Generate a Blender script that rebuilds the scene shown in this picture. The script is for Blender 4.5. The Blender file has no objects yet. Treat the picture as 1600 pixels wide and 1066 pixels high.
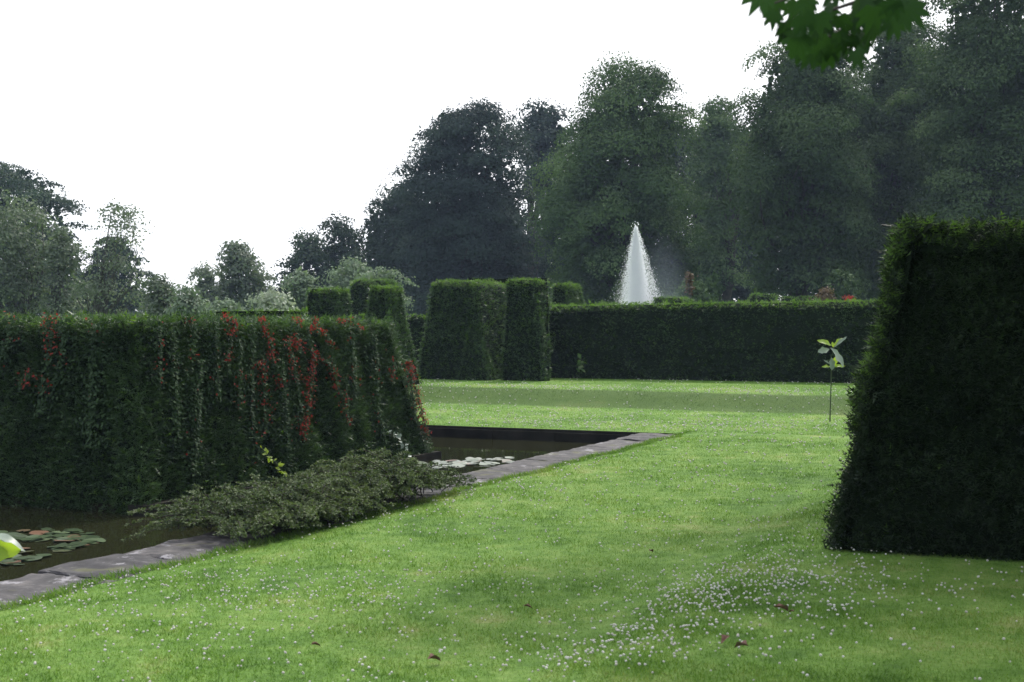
import bpy, math
import numpy as np
from mathutils import Vector
R = np.random.RandomState(7)
rad = math.radians
F_PX, HZ, CX, EYE = 2050.0, 511.0, 800.0, 1.6
scene = bpy.context.scene
HAZE = .0005
COL = scene.collection

# ------------------------------------------------------------------ frames
SD = np.array([.4115, .9114]); TD = np.array([-.9114, .4115]); O0 = np.array([-3.25, 8.32])
def ST(s, t):                      # pool axes -> world xy
    s = np.asarray(s, float); t = np.asarray(t, float)
    return O0[0] + s*SD[0] + t*TD[0], O0[1] + s*SD[1] + t*TD[1]
def toST(x, y):
    dx = x - O0[0]; dy = y - O0[1]
    return dx*SD[0] + dy*SD[1], dx*TD[0] + dy*TD[1]
def P(px, py, d):                  # where a photo point lies at a given distance
    return np.array([(px-CX)/F_PX*d, d, EYE - (py-HZ)/F_PX*d])
def G(px, py, h=0.):
    return P(px, py, (EYE-h)*F_PX/(py-HZ))
def unit(v):
    return v / np.maximum(np.linalg.norm(v, axis=-1, keepdims=True), 1e-9)

def make_noise(seed, n=14):
    r = np.random.RandomState(seed)
    k = unit(r.normal(size=(n, 3))) * r.uniform(.5, 1.6, (n, 1)); ph = r.uniform(0, 6.28, n)
    def f(p, sc=1.0):
        q = np.asarray(p) * np.asarray(sc) * 6.283
        return np.sin(q @ k.T + ph).sum(-1) / math.sqrt(n/2.)
    return f
NZ = make_noise(3)

def smooth(a, b, x):
    t = np.clip((x-a)/(b-a), 0, 1); return t*t*(3-2*t)
def ground_z(x, y):
    s, t = toST(x, y)
    z = .30*smooth(17.6, 18.75, s + .10*np.sin(t*.35))
    # slight bank that rises to the right of the camera
    a = G(860, 1066); b = G(1260, 790)
    dx, dy = b[0]-a[0], b[1]-a[1]; L = math.hypot(dx, dy)
    side = ((x-a[0])*dy - (y-a[1])*dx)/L
    z = z + .12*smooth(-.25, .55, side)*(1-smooth(11., 17., y))
    z = z + .008*np.sin(x*.9+1)*np.sin(y*.6)*smooth(-1.0, -2.2, t)*(1-smooth(14, 17, s))
    # the turf stands a little proud of the coping
    z = z + .035*smooth(-.68, -1.2, t)*(s < 12.5) + .02*(s > 12.42)
    return z

# ------------------------------------------------------------------ materials
def new_mat(name):
    m = bpy.data.materials.new(name); m.use_nodes = True
    nt = m.node_tree; nt.nodes.clear()
    out = nt.nodes.new('ShaderNodeOutputMaterial')
    return m, nt, out
def N(nt, t, **kw):
    n = nt.nodes.new(t)
    for k, v in kw.items():
        if k in n.inputs: n.inputs[k].default_value = v
        else: setattr(n, k, v)
    return n
def ramp(nt, fac, stops):
    r = nt.nodes.new('ShaderNodeValToRGB'); e = r.color_ramp.elements
    while len(e) < len(stops): e.new(.5)
    for i, (p, c) in enumerate(stops):
        e[i].position = p; e[i].color = (*c, 1)
    nt.links.new(fac, r.inputs[0]); return r.outputs[0]
def leaf_mat(name, dark, light, trans=.35, gloss=.25, rough=.5, nscale=.8, tcol=None, isl=.55):
    m, nt, out = new_mat(name); L = nt.links.new
    geo = N(nt, 'ShaderNodeNewGeometry'); tc = N(nt, 'ShaderNodeTexCoord')
    no = N(nt, 'ShaderNodeTexNoise', Scale=nscale, Detail=2.0)
    L(tc.outputs['Object'], no.inputs['Vector'])
    ad = N(nt, 'ShaderNodeMath', operation='ADD'); mu = N(nt, 'ShaderNodeMath', operation='MULTIPLY'); mu.inputs[1].default_value = isl
    L(geo.outputs['Random Per Island'], mu.inputs[0]); L(mu.outputs[0], ad.inputs[0])
    m2 = N(nt, 'ShaderNodeMath', operation='MULTIPLY_ADD'); m2.inputs[1].default_value = 1.6; m2.inputs[2].default_value = -.55
    L(no.outputs['Fac'], m2.inputs[0]); L(m2.outputs[0], ad.inputs[1])
    c = ramp(nt, ad.outputs[0], [(.05, dark), (.95, light)])
    p = N(nt, 'ShaderNodeBsdfPrincipled', Roughness=rough); p.inputs['Specular IOR Level'].default_value = gloss
    L(c, p.inputs['Base Color'])
    if trans > 0:
        tr = N(nt, 'ShaderNodeBsdfTranslucent'); mx = N(nt, 'ShaderNodeMixRGB', blend_type='MULTIPLY'); mx.inputs[0].default_value = 1
        mx.inputs[2].default_value = (*(tcol or (1.25, 1.5, .55)), 1)
        L(c, mx.inputs[1]); L(mx.outputs[0], tr.inputs['Color'])
        ms = N(nt, 'ShaderNodeMixShader'); ms.inputs[0].default_value = trans
        L(p.outputs[0], ms.inputs[1]); L(tr.outputs[0], ms.inputs[2]); L(ms.outputs[0], out.inputs[0])
    else: L(p.outputs[0], out.inputs[0])
    return m
def plain_mat(name, col, rough=.8, spec=.3, col2=None, nscale=8., bump=0.):
    m, nt, out = new_mat(name); L = nt.links.new
    p = N(nt, 'ShaderNodeBsdfPrincipled', Roughness=rough); p.inputs['Specular IOR Level'].default_value = spec
    if col2:
        tc = N(nt, 'ShaderNodeTexCoord'); no = N(nt, 'ShaderNodeTexNoise', Scale=nscale, Detail=5.)
        L(tc.outputs['Object'], no.inputs['Vector'])
        L(ramp(nt, no.outputs['Fac'], [(.35, col), (.65, col2)]), p.inputs['Base Color'])
        if bump:
            b = N(nt, 'ShaderNodeBump', Strength=bump); b.inputs['Distance'].default_value = .02
            L(no.outputs['Fac'], b.inputs['Height']); L(b.outputs[0], p.inputs['Normal'])
    else: p.inputs['Base Color'].default_value = (*col, 1)
    L(p.outputs[0], out.inputs[0]); return m

M = {}
M['yew'] = leaf_mat('yew_needles', (.018, .038, .020), (.082, .140, .058), .25, .35, .45, 1.6)
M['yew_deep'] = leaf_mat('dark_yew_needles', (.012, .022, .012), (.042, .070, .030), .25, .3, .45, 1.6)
M['yew_fresh_lit'] = leaf_mat('fresh_and_sunlit_yew', (.06, .12, .026), (.12, .19, .045), .4, .3, .45, 1.6)  # new growth, and sunlight painted as yellower needles on clipped tops
M['yew_sunlit'] = leaf_mat('painted_sunlit_yew', (.07, .13, .04), (.15, .23, .075), .5, .3, .45, 1.6)  # lighter needles that paint sunlight onto the right hedge's top and left fringe
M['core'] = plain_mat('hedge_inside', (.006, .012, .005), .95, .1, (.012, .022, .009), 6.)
M['beech'] = leaf_mat('dark_beech_leaves', (.014, .027, .024), (.044, .070, .056), .15, .1, .7, .30, (1.1, 1.3, .8), .32)
M['lime'] = leaf_mat('lime_leaves', (.030, .060, .022), (.100, .160, .056), .2, .1, .7, .30, (1.2, 1.4, .7), .32)
M['lime_dim'] = leaf_mat('deep_lime_leaves', (.022, .044, .018), (.078, .124, .046), .18, .1, .7, .30, (1.2, 1.4, .7), .32)
M['oak'] = leaf_mat('far_oak_leaves', (.014, .028, .018), (.044, .074, .042), .18, .1, .7, .30, (1.1, 1.3, .8), .32)
M['grey'] = leaf_mat('grey_green_leaves', (.060, .085, .058), (.150, .185, .120), .35, .35, .5, .5, (1.1, 1.3, .8))
M['silver'] = leaf_mat('silver_leaves', (.085, .125, .080), (.190, .250, .165), .35, .35, .5, .6, (1.1, 1.2, .8))
M['pale'] = leaf_mat('pale_variegated_leaves', (.14, .19, .12), (.42, .46, .36), .3, .35, .5, 2.5, (1, 1.1, .8))
M['rust'] = leaf_mat('rusty_leaves', (.07, .05, .03), (.16, .11, .06), .3, .25, .5, .6, (1.1, 1.0, .6))
M['redflower'] = leaf_mat('red_petals', (.20, .020, .014), (.42, .055, .036), .3, .25, .5, 2., (1.2, .8, .7))
M['creeper'] = leaf_mat('creeper_leaves', (.020, .042, .020), (.052, .092, .038), .25, .12, .6, 2., (1.1, 1.3, .8))
M['coton'] = leaf_mat('cotoneaster_leaves', (.046, .070, .036), (.14, .175, .085), .2, .2, .6, 2.)
M['maple'] = leaf_mat('maple_leaves', (.012, .030, .012), (.030, .064, .024), .3, .08, .6, .9, (1.3, 1.7, .6))
M['sapling'] = leaf_mat('big_soft_leaves', (.18, .24, .05), (.28, .35, .07), .55, .35, .4, 3., (1.6, 1.8, .4))
M['sapling_grey'] = leaf_mat('big_silvery_leaves', (.15, .20, .16), (.27, .32, .27), .25, .45, .4, 3., (1., 1.1, .8))
for k_, (a_, b_) in {'beech': ((.024, .040, .034), (.066, .098, .074)), 'lime': ((.060, .105, .040), (.165, .235, .095)), 'lime_dim': ((.046, .080, .032), (.125, .180, .075)), 'oak': ((.024, .044, .028), (.070, .108, .060)),
                      'grey': ((.09, .12, .08), (.21, .25, .17)), 'silver': ((.12, .17, .11), (.25, .31, .21))}.items():
    M[k_+'_new'] = leaf_mat(k_+'_newer_leaves', a_, b_, .2, .12, .65, .30, (1.2, 1.4, .75), .32)
M['bark'] = plain_mat('bark', (.020, .018, .015), .9, .2, (.055, .048, .040), 5., .5)
M['greybark'] = plain_mat('grey_bark', (.045, .043, .038), .9, .2, (.10, .095, .085), 5., .5)
M['stem'] = plain_mat('green_stem', (.05, .07, .03), .6, .3)
M['drybrown'] = plain_mat('dry_leaf', (.10, .05, .035), .7, .2, (.22, .13, .10), 30.)
M['clover'] = plain_mat('clover_heads', (.42, .39, .34), .8, .2, (.66, .64, .60), 12.)
M['kerb'] = plain_mat('dark_wet_stone', (.012, .012, .010), .95, .08, (.032, .031, .026), 3., .4)

# grass blades + turf
m, nt, out = new_mat('grass_blades'); L = nt.links.new
geo = N(nt, 'ShaderNodeNewGeometry'); tc = N(nt, 'ShaderNodeTexCoord')
def turf_colour(nt, L, tc, rnd=None):
    n1 = N(nt, 'ShaderNodeTexNoise', Scale=.55, Detail=4.0, Roughness=.6); L(tc.outputs['Object'], n1.inputs['Vector'])
    n2 = N(nt, 'ShaderNodeTexNoise', Scale=4.5, Detail=3.0, Roughness=.65); L(tc.outputs['Object'], n2.inputs['Vector'])
    a = N(nt, 'ShaderNodeMath', operation='ADD'); L(n1.outputs['Fac'], a.inputs[0])
    b = N(nt, 'ShaderNodeMath', operation='MULTIPLY'); b.inputs[1].default_value = .8; L(n2.outputs['Fac'], b.inputs[0]); L(b.outputs[0], a.inputs[1])
    v = a.outputs[0]
    if rnd is not None:
        c = N(nt, 'ShaderNodeMath', operation='MULTIPLY_ADD'); c.inputs[1].default_value = .35; L(rnd, c.inputs[0]); L(v, c.inputs[2]); v = c.outputs[0]
        lo, hi = .80, 1.32
    else: lo, hi = .66, 1.14
    mr = N(nt, 'ShaderNodeMapRange'); mr.inputs[1].default_value = lo; mr.inputs[2].default_value = hi; L(v, mr.inputs[0])
    rc_ = ramp(nt, mr.outputs[0], [(0, (.062, .134, .022)), (.4, (.112, .208, .040)), (.75, (.160, .256, .062)), (1, (.225, .272, .10))])
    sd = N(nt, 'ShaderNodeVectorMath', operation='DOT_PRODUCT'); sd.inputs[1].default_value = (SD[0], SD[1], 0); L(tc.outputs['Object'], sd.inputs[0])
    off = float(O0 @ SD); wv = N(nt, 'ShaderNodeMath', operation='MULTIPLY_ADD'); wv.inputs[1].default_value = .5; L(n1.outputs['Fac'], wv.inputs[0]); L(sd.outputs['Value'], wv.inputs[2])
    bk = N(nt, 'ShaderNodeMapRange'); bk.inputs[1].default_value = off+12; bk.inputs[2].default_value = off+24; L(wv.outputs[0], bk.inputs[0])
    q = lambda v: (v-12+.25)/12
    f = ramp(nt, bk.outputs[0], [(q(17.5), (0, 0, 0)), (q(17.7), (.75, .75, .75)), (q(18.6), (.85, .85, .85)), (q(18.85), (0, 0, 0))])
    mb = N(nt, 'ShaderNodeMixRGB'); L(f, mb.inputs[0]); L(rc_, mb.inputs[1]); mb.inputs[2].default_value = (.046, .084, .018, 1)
    return mb.outputs[0]
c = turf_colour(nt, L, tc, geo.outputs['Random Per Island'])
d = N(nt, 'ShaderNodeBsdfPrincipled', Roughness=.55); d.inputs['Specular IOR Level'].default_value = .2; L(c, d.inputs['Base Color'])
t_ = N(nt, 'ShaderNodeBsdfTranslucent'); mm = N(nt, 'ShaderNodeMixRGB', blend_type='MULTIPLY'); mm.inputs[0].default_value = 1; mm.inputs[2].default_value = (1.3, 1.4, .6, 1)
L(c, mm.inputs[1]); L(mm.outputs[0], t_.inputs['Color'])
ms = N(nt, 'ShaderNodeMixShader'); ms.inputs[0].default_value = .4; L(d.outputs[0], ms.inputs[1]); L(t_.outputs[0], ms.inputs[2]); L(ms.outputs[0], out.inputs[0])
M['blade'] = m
m, nt, out = new_mat('lawn_turf'); L = nt.links.new
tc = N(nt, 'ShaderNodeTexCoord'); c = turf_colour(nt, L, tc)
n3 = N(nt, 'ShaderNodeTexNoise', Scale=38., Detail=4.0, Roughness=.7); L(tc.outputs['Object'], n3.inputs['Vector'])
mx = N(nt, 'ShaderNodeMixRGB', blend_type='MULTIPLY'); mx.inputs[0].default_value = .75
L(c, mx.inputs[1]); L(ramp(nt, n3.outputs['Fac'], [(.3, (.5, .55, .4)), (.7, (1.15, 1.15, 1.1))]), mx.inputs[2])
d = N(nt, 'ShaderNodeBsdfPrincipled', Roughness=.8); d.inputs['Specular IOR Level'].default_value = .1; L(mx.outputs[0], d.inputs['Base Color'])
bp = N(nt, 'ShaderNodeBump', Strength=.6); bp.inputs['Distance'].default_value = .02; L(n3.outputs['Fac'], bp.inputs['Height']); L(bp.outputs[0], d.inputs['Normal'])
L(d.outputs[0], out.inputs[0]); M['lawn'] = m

# coping stone with lichen and moss
m, nt, out = new_mat('coping_stone'); L = nt.links.new
tc = N(nt, 'ShaderNodeTexCoord'); geo = N(nt, 'ShaderNodeNewGeometry')
n1 = N(nt, 'ShaderNodeTexNoise', Scale=5., Detail=9., Roughness=.75); L(tc.outputs['Object'], n1.inputs['Vector'])
base = ramp(nt, n1.outputs['Fac'], [(.3, (.018, .018, .020)), (.50, (.046, .046, .054)), (.72, (.115, .112, .118))])
tn = N(nt, 'ShaderNodeMixRGB', blend_type='MULTIPLY'); tn.inputs[0].default_value = .8; L(base, tn.inputs[1])
L(ramp(nt, geo.outputs['Random Per Island'], [(0, (.55, .53, .52)), (1, (1.5, 1.38, 1.2))]), tn.inputs[2])
n2 = N(nt, 'ShaderNodeTexNoise', Scale=2.0, Detail=7., Roughness=.6); L(tc.outputs['Object'], n2.inputs['Vector'])
mo = N(nt, 'ShaderNodeMixRGB'); L(ramp(nt, n2.outputs['Fac'], [(.56, (0, 0, 0)), (.66, (.7, .7, .7))]), mo.inputs[0]); L(tn.outputs[0], mo.inputs[1]); mo.inputs[2].default_value = (.10, .105, .035, 1)
mp = N(nt, 'ShaderNodeMapping'); mp.inputs['Location'].default_value = (3.3, 7.7, 1.1); L(tc.outputs['Object'], mp.inputs[0])
n4 = N(nt, 'ShaderNodeTexNoise', Scale=3.6, Detail=10., Roughness=.72); L(mp.outputs[0], n4.inputs['Vector'])
li = N(nt, 'ShaderNodeMixRGB'); L(ramp(nt, n4.outputs['Fac'], [(.575, (0, 0, 0)), (.61, (.8, .8, .8))]), li.inputs[0]); L(mo.outputs[0], li.inputs[1]); li.inputs[2].default_value = (.27, .26, .28, 1)
n6 = N(nt, 'ShaderNodeTexNoise', Scale=16., Detail=6., Roughness=.7); L(tc.outputs['Object'], n6.inputs['Vector'])
sp_ = N(nt, 'ShaderNodeMixRGB'); L(ramp(nt, n6.outputs['Fac'], [(.60, (0, 0, 0)), (.66, (.6, .6, .6))]), sp_.inputs[0]); L(li.outputs[0], sp_.inputs[1]); sp_.inputs[2].default_value = (.19, .19, .19, 1)
d = N(nt, 'ShaderNodeBsdfPrincipled', Roughness=.8); d.inputs['Specular IOR Level'].default_value = .3; L(sp_.outputs[0], d.inputs['Base Color'])
bp = N(nt, 'ShaderNodeBump', Strength=.5); bp.inputs['Distance'].default_value = .01; L(n1.outputs['Fac'], bp.inputs['Height']); L(bp.outputs[0], d.inputs['Normal'])
L(d.outputs[0], out.inputs[0]); M['stone'] = m

# water
m, nt, out = new_mat('pool_water'); L = nt.links.new
tc = N(nt, 'ShaderNodeTexCoord'); n1 = N(nt, 'ShaderNodeTexNoise', Scale=5., Detail=2.); L(tc.outputs['Object'], n1.inputs['Vector'])
d = N(nt, 'ShaderNodeBsdfPrincipled', Roughness=.04, IOR=1.33); d.inputs['Base Color'].default_value = (.020, .021, .010, 1)
bp = N(nt, 'ShaderNodeBump', Strength=.05); bp.inputs['Distance'].default_value = .02; L(n1.outputs['Fac'], bp.inputs['Height']); L(bp.outputs[0], d.inputs['Normal'])
L(d.outputs[0], out.inputs[0]); M['water'] = m
m, nt, out = new_mat('lily_pad'); L = nt.links.new
oi = N(nt, 'ShaderNodeObjectInfo'); tc = N(nt, 'ShaderNodeTexCoord')
c = ramp(nt, oi.outputs['Random'], [(0, (.025, .045, .018)), (.45, (.045, .075, .030)), (.7, (.10, .14, .07)), (.88, (.07, .08, .035)), (.93, (.15, .085, .05)), (1, (.17, .07, .045))])
d = N(nt, 'ShaderNodeBsdfPrincipled', Roughness=.3); d.inputs['Specular IOR Level'].default_value = .8; L(c, d.inputs['Base Color']); L(d.outputs[0], out.inputs[0]); M['pad'] = m
m, nt, out = new_mat('spray_drops'); L = nt.links.new
d = N(nt, 'ShaderNodeBsdfPrincipled', Roughness=.2); d.inputs['Base Color'].default_value = (.97, .975, .99, 1)
t_ = N(nt, 'ShaderNodeBsdfTranslucent'); t_.inputs['Color'].default_value = (.985, .985, 1, 1)
ms = N(nt, 'ShaderNodeMixShader'); ms.inputs[0].default_value = .65; L(d.outputs[0], ms.inputs[1]); L(t_.outputs[0], ms.inputs[2]); L(ms.outputs[0], out.inputs[0]); M['drops'] = m

# ------------------------------------------------------------------ mesh tools
def mesh_from(name, V, polys, mats, midx=None, smooth_=False):
    """V (n,3); polys = list of (k, m) int arrays (m faces with k corners stored as (m,k))"""
    me = bpy.data.meshes.new(name); V = np.asarray(V, np.float32)
    polys = [np.asarray(p, np.int32) for p in polys if len(p)]
    nl = sum(p.size for p in polys); npoly = sum(len(p) for p in polys)
    me.vertices.add(len(V)); me.vertices.foreach_set('co', V.ravel())
    me.loops.add(nl); me.loops.foreach_set('vertex_index', np.concatenate([p.ravel() for p in polys]))
    tot = np.concatenate([np.full(len(p), p.shape[1], np.int32) for p in polys])
    st = np.concatenate([[0], np.cumsum(tot)[:-1]]).astype(np.int32)
    me.polygons.add(npoly); me.polygons.foreach_set('loop_start', st)
    for mt in mats: me.materials.append(mt)
    if midx is not None: me.polygons.foreach_set('material_index', np.asarray(midx, np.int32))
    me.polygons.foreach_set('use_smooth', np.full(npoly, bool(smooth_)))
    me.update(calc_edges=True); me.validate()
    return me
def link(name, me, parent=None, loc=None):
    o = bpy.data.objects.new(name, me); COL.objects.link(o)
    if loc is not None: o.location = loc
    if parent is not None: o.parent = parent
    return o
def tag(o, label, cat, group=None, kind=None):
    if label: o['label'] = label
    if cat: o['category'] = cat
    if group: o['group'] = group
    if kind: o['kind'] = kind
    return o
class Geo:
    def __init__(s): s.V = []; s.n = 0; s.P = {3: [], 4: []}; s.MI = {3: [], 4: []}
    def add(s, V, F, mi=0):
        V = np.asarray(V, float).reshape(-1, 3); F = np.asarray(F, int); k = F.shape[1]
        s.V.append(V); s.P[k].append(F + s.n); s.MI[k].append(np.full(len(F), mi) if np.isscalar(mi) else mi); s.n += len(V)
    def mesh(s, name, mats, origin=(0, 0, 0), smooth_=False):
        V = np.concatenate(s.V) - np.asarray(origin)
        pol = []; mi = []
        for k in (3, 4):
            if s.P[k]: pol.append(np.concatenate(s.P[k])); mi.append(np.concatenate(s.MI[k]))
        return mesh_from(name, V, pol, mats, np.concatenate(mi), smooth_)
def scatter(geo, tv, tf, pos, fwd, up, sc, mi=0):
    """copies of a small template (x = along fwd, y = side, z = normal)"""
    n = len(pos); 
    if n == 0: return
    fwd = unit(fwd); side = unit(np.cross(up, fwd)); nrm = np.cross(fwd, side)
    sc = np.broadcast_to(np.asarray(sc, float), (n,))[:, None, None]
    V = pos[:, None, :] + sc*(tv[None, :, 0:1]*fwd[:, None, :] + tv[None, :, 1:2]*side[:, None, :] + tv[None, :, 2:3]*nrm[:, None, :])
    F = (tf[None] + (np.arange(n)*len(tv))[:, None, None]).reshape(-1, tf.shape[1])
    if not np.isscalar(mi): mi = np.repeat(mi, len(tf))
    geo.add(V.reshape(-1, 3), F, mi)
def tube(geo, pts, rs, sides=6, mi=0):
    pts = np.asarray(pts, float); n = len(pts); rs = np.broadcast_to(rs, (n,))
    d = unit(np.gradient(pts, axis=0)); ref = np.array([.31, .17, .93]); 
    a = unit(np.cross(d, ref)); b = np.cross(d, a); th = np.arange(sides)*2*math.pi/sides
    V = pts[:, None] + rs[:, None, None]*(np.cos(th)[None, :, None]*a[:, None] + np.sin(th)[None, :, None]*b[:, None])
    i = np.arange(n-1)[:, None]*sides; j = np.arange(sides)[None]; j2 = (j+1) % sides
    F = np.stack([i+j, i+j2, i+sides+j2, i+sides+j], -1).reshape(-1, 4)
    geo.add(V.reshape(-1, 3), F, mi)
def box(geo, s0, s1, t0, t1, z0, z1, mi=0, jit=0.):
    c = []
    for z in (z0, z1):
        for s, t in ((s0, t0), (s1, t0), (s1, t1), (s0, t1)):
            x, y = ST(s+R.uniform(-jit, jit), t+R.uniform(-jit, jit)); c.append((x, y, z+(R.uniform(-jit, jit)*.5 if z == z1 else 0)))
    geo.add(c, [(0, 3, 2, 1), (4, 5, 6, 7), (0, 1, 5, 4), (1, 2, 6, 5), (2, 3, 7, 6), (3, 0, 4, 7)], mi)

# leaf templates ----------------------------------------------------
LEAF_V = np.array([(0, 0, 0), (.45, .34, .06), (1, 0, -.05), (.5, -.34, .06)]); LEAF_F = np.array([(0, 3, 2, 1)])
def spray_template(pairs, nl, nw, droop=.1):
    V = []; F = []
    def tri(a, b, c): F.append((len(V), len(V)+1, len(V)+2)); V.extend([a, b, c])
    for i in range(pairs):
        x = .1 + .72*i/pairs; l = nl*(1-.45*i/pairs); z = -droop*x*x
        for sg in (1, -1):
            tri((x, 0, z), (x+nw, 0, z), (x+l*.62, sg*l, z-.05))
    tri((.62, nw*.5, -.05), (.62, -nw*.5, -.05), (1.05, 0, -droop))
    return np.array(V), np.array(F)
YEW_V, YEW_F = spray_template(3, .26, .12)
YEWS_V, YEWS_F = spray_template(2, .40, .2)

# ------------------------------------------------------------------ camera, world, sun
cd = bpy.data.cameras.new('camera'); cam = bpy.data.objects.new('camera', cd); COL.objects.link(cam)
cam.location = (0, 0, EYE); cam.rotation_euler = (rad(90) - math.atan((533-HZ)/F_PX), 0, 0)
cd.sensor_width = 36; cd.lens = F_PX/1600*36; cd.clip_end = 5000; cd.clip_start = .05
cd.dof.use_dof = True; cd.dof.focus_distance = 16; cd.dof.aperture_fstop = 6.0
scene.camera = cam
SUN_AZ, SUN_EL = 22.0, 52.0         # degrees to the right of the view, above the horizon
sunv = Vector((math.sin(rad(SUN_AZ))*math.cos(rad(SUN_EL)), math.cos(rad(SUN_AZ))*math.cos(rad(SUN_EL)), math.sin(rad(SUN_EL))))
sl = bpy.data.lights.new('sun', 'SUN'); sl.energy = 2.4; sl.angle = rad(6); sl.color = (1, .96, .88)
so = bpy.data.objects.new('sun', sl); COL.objects.link(so); so.rotation_euler = (-sunv).to_track_quat('-Z', 'Y').to_euler(); so.location = (0, 0, 60)
w = bpy.data.worlds.new('World'); scene.world = w; w.use_nodes = True; nt = w.node_tree; nt.nodes.clear(); L = nt.links.new
out = N(nt, 'ShaderNodeOutputWorld'); bg = N(nt, 'ShaderNodeBackground', Strength=.12)
sky = N(nt, 'ShaderNodeTexSky', sky_type='NISHITA', sun_disc=False); sky.sun_elevation = rad(SUN_EL); sky.sun_rotation = rad(SUN_AZ)
sky.dust_density = 3.0
tc = N(nt, 'ShaderNodeTexCoord'); dt = N(nt, 'ShaderNodeVectorMath', operation='DOT_PRODUCT'); dt.inputs[1].default_value = tuple(sunv)
L(tc.outputs['Generated'], dt.inputs[0])
mr = N(nt, 'ShaderNodeMapRange'); mr.inputs[1].default_value = -.6; mr.inputs[2].default_value = .9; L(dt.outputs['Value'], mr.inputs[0])
cl = ramp(nt, mr.outputs[0], [(0, (.24, .28, .36)), (.55, (.62, .66, .76)), (.72, (.95, .96, 1.)), (1, (1, 1, 1))])
ml = N(nt, 'ShaderNodeVectorMath', operation='SCALE'); ml.inputs['Scale'].default_value = 11.; L(cl, ml.inputs[0])
mx = N(nt, 'ShaderNodeMixRGB'); mx.inputs[0].default_value = .85; L(sky.outputs[0], mx.inputs[1]); L(ml.outputs[0], mx.inputs[2])
L(mx.outputs[0], bg.inputs[0]); L(bg.outputs[0], out.inputs[0])
scene.view_settings.view_transform = 'Standard'; scene.view_settings.look = 'None'; scene.view_settings.exposure = .6; scene.view_settings.gamma = 1

# ------------------------------------------------------------------ ground, pool
POOL_S0, POOL_S1, POOL_T1, WZ = -9.0, 12.4, 13.0, -.16
def axis(lo, hi, fine0, fine1, step, extra):
    a = list(np.arange(fine0, fine1+1e-6, step)); v = fine0; st = step
    while v > lo: st *= 1.35; v -= st; a.append(max(v, lo))
    v = fine1; st = step
    while v < hi: st *= 1.35; v += st; a.append(min(v, hi))
    a = [q for q in a if min(abs(q-e) for e in extra) > step*.3] + list(extra)
    return np.array(sorted(set(a)))
sa = axis(-290, 290, -10, 26, .28, [POOL_S0, POOL_S1+.07]); ta = axis(-290, 290, -12, 13, .28, [-.68, POOL_T1])
S, T = np.meshgrid(sa, ta, indexing='ij'); X, Y = ST(S, T)
wob = .03*np.sin(S*5.1)+.03*np.sin(S*2.3+1)+.02*np.sin(S*11.7)
edge = np.abs(T+.68) < 1e-6; T2 = np.where(edge & (S < POOL_S1+.2) & (S > POOL_S0), T+wob-.02*smooth(0, 12, S), T)
X, Y = ST(S, T2); Z = ground_z(X, Y)
idx = np.arange(S.size).reshape(S.shape)
q = np.stack([idx[:-1, :-1], idx[1:, :-1], idx[1:, 1:], idx[:-1, 1:]], -1).reshape(-1, 4)
sc_ = ((S[:-1, :-1]+S[1:, 1:])/2).ravel(); tc_ = ((T[:-1, :-1]+T[1:, 1:])/2).ravel()
keep = ~((sc_ > POOL_S0) & (sc_ < POOL_S1+.07) & (tc_ > -.68) & (tc_ < POOL_T1))
tag(link('lawn', mesh_from('lawn', np.stack([X, Y, Z], -1).reshape(-1, 3), [q[keep][:, ::-1][:, [0, 1, 2, 3]]], [M['lawn']], None, True)), None, None, None, 'structure')
# fix winding so normals point up
me = bpy.data.objects['lawn'].data
if me.polygons[0].normal.z < 0: me.flip_normals()

g = Geo(); box(g, POOL_S0-1, POOL_S1+.02, 0.01-.3, POOL_T1+1, -1.2, WZ)
tag(link('water', g.mesh('water', [M['water']])), None, None, None, 'structure')
NE = make_noise(91)
def slab(g, s0, s1, t0, t1, z, tilt):
    """worn flagstone: wavering chipped outline, slightly dished top, rounded arris"""
    ns, ntt = 26, 16; U, W = np.meshgrid(np.linspace(0, 1, ns), np.linspace(0, 1, ntt), indexing='ij')
    s_ = s0+(s1-s0)*U; t_ = t0+(t1-t0)*W; e_ = np.minimum(np.minimum(U, 1-U)*(s1-s0), np.minimum(W, 1-W)*(t1-t0))
    p = np.stack([s_, t_, 0*s_+z*40], -1).reshape(-1, 3); nz1 = NE(p, 2.2).reshape(U.shape); nz2 = NE(p, 6.).reshape(U.shape)
    chip = .006*nz1+.006*nz2; bw = np.exp(-(e_/.03)**2)
    s_ = s_+np.where(U < .5, 1, -1)*np.abs(chip)*bw*(np.minimum(U, 1-U)*(s1-s0) < .03); t_ = t_+np.where(W < .5, 1, -1)*np.abs(chip)*bw*1.4*(np.minimum(W, 1-W)*(t1-t0) < .03)
    zz_ = z+tilt*(W-.5)*2+.0035*nz1+.002*nz2-.010*bw*(1+.6*nz2)
    x, y = ST(s_, t_); ix = np.arange(ns*ntt).reshape(ns, ntt)
    F = [np.stack([ix[:-1, :-1], ix[1:, :-1], ix[1:, 1:], ix[:-1, 1:]], -1).reshape(-1, 4)]; V = np.stack([x, y, zz_], -1).reshape(-1, 3)
    rim = list(ix[:, 0])+list(ix[-1, 1:])+list(ix[-2::-1, -1])+list(ix[0, -2:0:-1]); lo = V[rim].copy(); lo[:, 2] = -.5; m_ = len(rim)
    b_ = len(V)+np.arange(m_); rim = np.array(rim); F.append(np.stack([rim, b_, np.roll(b_, -1), np.roll(rim, -1)], -1))
    g.add(np.vstack([V, lo]), np.concatenate(F), 0)
g = Geo(); s = POOL_S0
while s < POOL_S1+.55:
    l = R.uniform(.75, 1.25); e = min(s+l, POOL_S1+.62)
    tx = R.uniform(-.015, .015)
    slab(g, s+.011, e-.011, -.74, tx, .005+R.uniform(-.009, .009), R.uniform(-.006, .006)); s = e
    if POOL_S1+.62 - s < .3: break
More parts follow.
